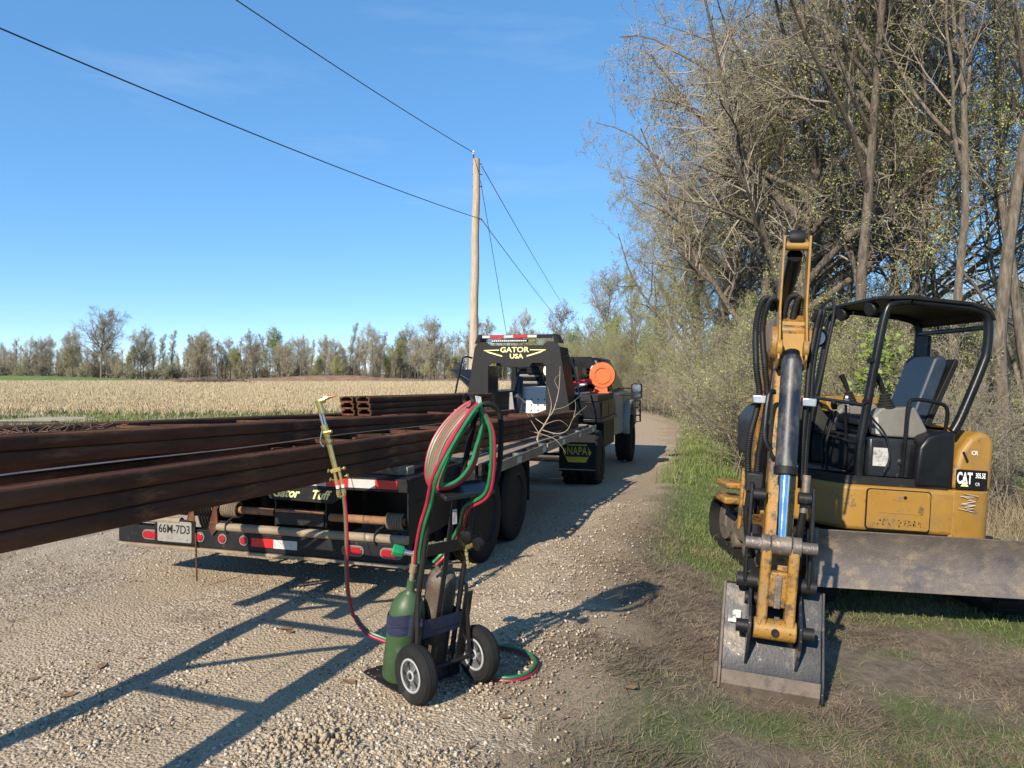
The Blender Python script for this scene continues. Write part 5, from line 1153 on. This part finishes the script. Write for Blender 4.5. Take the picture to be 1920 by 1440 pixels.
st_ = sub('stick', ex)
for s_ in (-1,1):
    BM().prism([(-1.585,2.66),(-1.70,2.66),(-1.80,2.20),(-1.97,1.98),(-2.00,1.86),(-1.93,1.80),(-1.70,1.80),(-1.62,2.0)], s_*.070, s_*.084, 'x').build('fork_plate', yellow, st_, .004)
    BM().cyl((s_*.06,-1.955,1.925),(s_*.090,-1.955,1.925),.052,n=20).build('pin_boss', yellow, st_, .004)
    BM().lathe([(.11,0),(.11,.03),(.07,.04),(.001,.041)], 24, ((s_*.084,-1.78,1.96),(s_,0,0))).build('pivot_boss', yellow_worn, st_)
BM().prism([(-1.64,1.82),(-1.84,1.82),(-2.0,1.20),(-2.16,.50),(-2.10,.40),(-2.02,.40),(-1.80,1.10)], -.078, .078, 'x').build('stick_body', yellow_worn, st_, .012)
BM().prism([(-1.80,2.08),(-1.82,2.10),(-1.93,1.84),(-1.91,1.82)], -.069, .069, 'x').build('cross_wall', yellow, st_)
BM().cyl((-.076,-1.655,2.60),(.076,-1.655,2.60),.030,n=16).build('top_pin', yellow, st_)
BM().cyl((-.098,-1.655,2.60),(.098,-1.655,2.60),.016,n=12).build('pin_end', dusty_black, st_)
BM().lathe([(.05,-.045),(.055,-.03),(.055,.03),(.05,.045)], 20, ((0,-1.64,2.65),(1,0,0))).build('cylinder_eye', black_dull, st_)
BM().tube([(0,-1.60,2.55),(0,-1.30,2.42),(0,-.9,2.30)], .048, 16).build('stick_cylinder', black_paint, st_)
MBc = BM(); MBc.tube([(0,-1.945,1.90),(0,-2.01,1.80)], [.046,.052], 20); MBc.build('cylinder_clevis', black_paint, st_)
bc = sub('bucket_cylinder', ex)
a_ = Vector((0,-1.985,1.88)); e_ = Vector((0,-2.255,.80)); dv = (e_-a_)
BM().tube([a_, a_+dv*.03, a_+dv*.035, a_+dv*.60], [.046,.060,.060,.060], 28).build('barrel', M('blue_black_barrel', [(.007,.011,.019), (.013,.019,.031)], 5, .45, stretch=(1,1,.5), wear=((.10,.095,.085), 9, .47, .66), bump=.1), bc)
BM().tube([a_+dv*.60, a_+dv*.602, a_+dv*.64], [.060,.066,.064], 28).build('gland', black_dull, bc)
BM().cyl(a_+dv*.64, a_+dv*.965, .030, n=24).build('rod', chrome, bc)
BM().lathe([(.052,-.055),(.056,-.05),(.056,.05),(.052,.055)], 24, (e_,(1,0,0))).build('rod_eye', dirty_steel, bc)
BM().cyl((-.19,-2.255,.80),(.19,-2.255,.80),.034,n=18).build('rod_pin', dirty_steel, bc)
BM().cyl((-.105,-2.255,.80),(-.06,-2.255,.80),.055,n=20).build('pin_collar', dirty_steel, bc); BM().cyl((.06,-2.255,.80),(.105,-2.255,.80),.055,n=20).build('pin_collar', dirty_steel, bc)
li = sub('bucket_link', ex)
for s_ in (-1,1):
    BM().prism([(-2.215,.80),(-2.30,.80),(-2.31,.66),(-2.305,.50),(-2.34,.33),(-2.27,.29),(-2.22,.36),(-2.225,.60)], s_*.045, s_*.10, 'x').build('link_side', yellow_worn, li, .012)
BM().box(-.05,.05, -2.30,-2.235, .46,.66).build('link_web', yellow_worn, li, .012)
BM().box(-.018,.018, -2.312,-2.30, .46,.64).build('link_rib', dirty_steel, li, .004)
BM().cyl((-.112,-2.285,.335),(.112,-2.285,.335),.058,n=22).build('link_boss', yellow_worn, li, .006)
BM().cyl((0,-2.338,.335),(0,-2.350,.335),.022,n=14).build('grease_cap', dusty_black, li)
for s_ in (-1,1):
    BM().prism([(-2.05,1.12),(-2.10,1.12),(-2.16,.80),(-2.19,.56),(-2.15,.51),(-2.10,.54),(-2.10,.80)], s_*.160, s_*.182, 'x').build('rocker_arm', black_paint, ex, .006)
    BM().cyl((s_*.10,-2.145,.56),(s_*.215,-2.145,.56),.042,n=18).build('rocker_pin', dusty_black, ex)
    BM().cyl((s_*.09,-2.07,1.05),(s_*.17,-2.07,1.05),.036,n=16).build('rocker_boss', dusty_black, ex)
bu = sub('bucket', ex)
shell = [(-2.04,.50),(-2.075,.43),(-2.125,.33),(-2.20,.20),(-2.255,.08),(-2.27,.0),(-2.24,-.06),(-2.16,-.10)]
inner = [(y+.028,z+.004) for y,z in shell]
BM().prism(shell[:6]+list(reversed(inner[:6])), -.265, .265, 'x').build('shell', bucket_steel, bu, .003)
BM().prism(shell[5:]+list(reversed(inner[5:])), -.265, .265, 'x').build('lower_shell', mud_steel, bu, .003)
BM().prism([(-2.285,.075),(-2.30,.0),(-2.262,-.075),(-2.255,-.065),(-2.285,.0),(-2.272,.07)], -.262, .262, 'x').build('wear_plate', mud_steel, bu, .003)
for s_ in (-1,1):
    BM().prism([(-2.05,.515),(-2.11,.38),(-2.215,.20),(-2.29,.06),(-2.30,-.03),(-2.17,-.115),(-1.80,-.02),(-1.86,.30)], s_*.2655, s_*.281, 'x').build('side_plate', bucket_steel if s_ > 0 else mud_steel, bu, .003)
    BM().prism([(-1.98,.54),(-2.10,.56),(-2.20,.47),(-2.33,.37),(-2.34,.29),(-2.22,.06),(-2.19,.08),(-2.10,.35)], s_*.125, s_*.143, 'x').build('ear', bucket_steel, bu, .004)
    BM().cyl((s_*.143,-2.285,.335),(s_*.205,-2.285,.335),.036,n=18).build('pin_head', dusty_black, bu)
BM().cyl((-.16,-2.08,.44),(.16,-2.08,.44),.04,n=16).build('hinge_pin', dusty_black, bu)
BM().prism([(-2.045,.502),(-2.08,.43),(-2.10,.37),(-2.13,.31),(-2.138,.315),(-2.088,.43),(-2.053,.502)], -.264, -.15, 'x').build('gusset', bucket_steel, bu); BM().prism([(-2.045,.502),(-2.08,.43),(-2.10,.37),(-2.13,.31),(-2.138,.315),(-2.088,.43),(-2.053,.502)], .15, .264, 'x').build('gusset', bucket_steel, bu)
BM().prism([(-2.128,.37),(-2.16,.305),(-2.1655,.308),(-2.1335,.373)], -.245, -.175, 'x').build('label', M('torn_label', [(.5,.5,.48)], 20, .6, wear=((.10,.10,.10), 16, .50, .56)), bu)
for k in range(4): BM().box(-.235+.135*k,-.17+.135*k, -2.02,-1.74, -.105,-.075).build('tooth', mud_steel, bu, .006)
BM().prism([(-2.24,.10),(-2.27,.08),(-2.26,-.02),(-2.22,.0)], -.305, -.282, 'x').build('side_cutter', mud_steel, bu, .004)
# hydraulic hoses beside the stick
def hose(P, r_=.019, corr=True, mat=black_dull):
    Q = spline(P, 9)
    if corr:
        Q2 = []; 
        for i in range(len(Q)-1):
            for k in range(3): Q2.append(Q[i].lerp(Q[i+1], k/3))
        Q2.append(Q[-1]); rs = [r_*(1.0 if i % 2 else .86) for i in range(len(Q2))]; m_ = BM(); m_.tube(Q2, rs, 10)
    else: m_ = BM(); m_.tube(Q, r_, 10)
    m_.build('hydraulic_hose', mat, ex)
for dx, dy in ((0,0),(.040,.03)):
    hose([(-.115+dx,-1.72+dy,2.18),(-.155+dx,-1.80+dy,2.24),(-.195+dx,-1.86+dy,2.20),(-.215+dx,-1.90+dy,2.04),(-.195+dx*1.3,-1.94+dy,1.80),(-.165+dx*1.2,-1.96+dy,1.62),(-.20+dx*1.7,-1.99+dy,1.38),(-.20+dx*1.4,-2.0+dy,1.22),(-.175+dx,-2.02+dy,1.02),(-.165+dx,-2.02+dy,.92)], .020)
    hose([(.125+dx*.6,-1.72+dy,2.12),(.155+dx*.6,-1.80+dy,2.17),(.135+dx*.6,-1.86+dy,2.08),(.11+dx*.6,-1.90+dy,1.85),(.105+dx*.6,-1.94+dy,1.62),(.10+dx*.6,-1.96+dy,1.35),(.105+dx*.6,-2.0+dy,1.1)], .018)
hose([(-.04,-1.80,1.90),(-.05,-1.74,2.08),(-.03,-1.70,2.24),(.03,-1.66,2.27),(.06,-1.66,2.12)], .022); hose([(.0,-1.80,1.92),(.01,-1.73,2.15),(.045,-1.68,2.26),(.075,-1.64,2.10)], .022)
hose([(.14,-1.7,2.16),(.18,-1.72,2.22),(.225,-1.74,2.25),(.235,-1.78,2.16),(.20,-1.84,1.90),(.16,-1.9,1.66)], .010, False); 
BM().box(-.205,-.105, -2.04,-1.95, 1.585,1.635).build('hose_clamp', bright_steel, ex, .006); BM().box(.075,.155, -2.0,-1.92, 1.585,1.635).build('hose_clamp', bright_steel, ex, .006)
hose([(-.085,-2.03,1.66),(-.115,-2.05,1.64),(-.125,-2.08,1.50),(-.12,-2.10,1.38),(-.085,-2.11,1.32)], .016, False, black_paint)
BM().box(-.205,-.11, -2.07,-1.96, 1.06,1.17).build('coupler_block', dusty_black, ex, .008)
BM().cyl((-.165,-2.03,1.06),(-.165,-2.04,.96),.028,n=14).build('coupler', dusty_black, ex)
BM().cyl((.135,-2.0,1.18),(.13,-2.02,.96),.024,n=14).build('coupler', dirty_steel, ex)
hose([(.13,-2.02,.97),(.12,-2.0,.80),(.14,-1.9,.60)], .022, False); hose([(-.19,-2.04,.97),(-.17,-2.02,.80),(-.12,-1.9,.65)], .02, False)
for s_ in (-1,1):
    BM().lathe([(.02,-.06),(.06,-.04),(.062,.03),(.05,.035),(.001,.033)], 18, ((.165,-1.62,2.02),(.3,-1,-.1))).build('boom_lamp', black_dull, ex) if s_ > 0 else None
BM().lathe([(.045,.036),(.001,.037)], 18, ((.165,-1.62,2.02),(.3,-1,-.1))).build('boom_lamp_lens', led_m, ex)
BM().prism([(-.30,.50),(-.42,.52),(-.46,.80),(-.43,1.0),(-.36,1.02),(-.33,.72)], -.165, -.135, 'x').build('boom_side_guard', yellow_worn, ex, .01); BM().prism([(-.30,.50),(-.42,.52),(-.46,.70),(-.40,.82),(-.33,.72)], .135, .165, 'x').build('boom_side_guard', yellow_worn, ex, .01)
MB().box(-1.12,-.90, .30,.62, .53,.60).build('step', yellow_worn, ex, .02); MB().box(-1.12,-.9, .30,.62, .68,.74).build('step', yellow_worn, ex, .02)

# small litter on the gravel: curled dead leaves
lm = M('dead_leaf', [(.15,.085,.045), (.26,.16,.09)], 20, .8)
for i, (u, v) in enumerate([(265,1235),(190,1250),(535,1180),(545,1185),(125,1305),(410,1330),(950,1345),(1075,990),(60,1275),(655,1280),(880,1400),(1180,1290)]):
    p = grd(u, v, .012); o = MB().add([(-.05,0,.0),(-.02,-.03,.012),(.03,-.025,.006),(.06,0,.014),(.02,.03,.012),(-.03,.025,.004),(0,0,.003)], [(0,1,6),(1,2,6),(2,3,6),(3,4,6),(4,5,6),(5,0,6)]).build('dead_leaf', lm)
    o.location = p; o.rotation_euler = (0,0,i*1.7); sc_ = .5+.5*((i*7)%5)/5; o.scale = (sc_,sc_,sc_); tag(o, 'curled brown dead leaf lying on the ground', 'leaf', 'dead leaves on the ground')
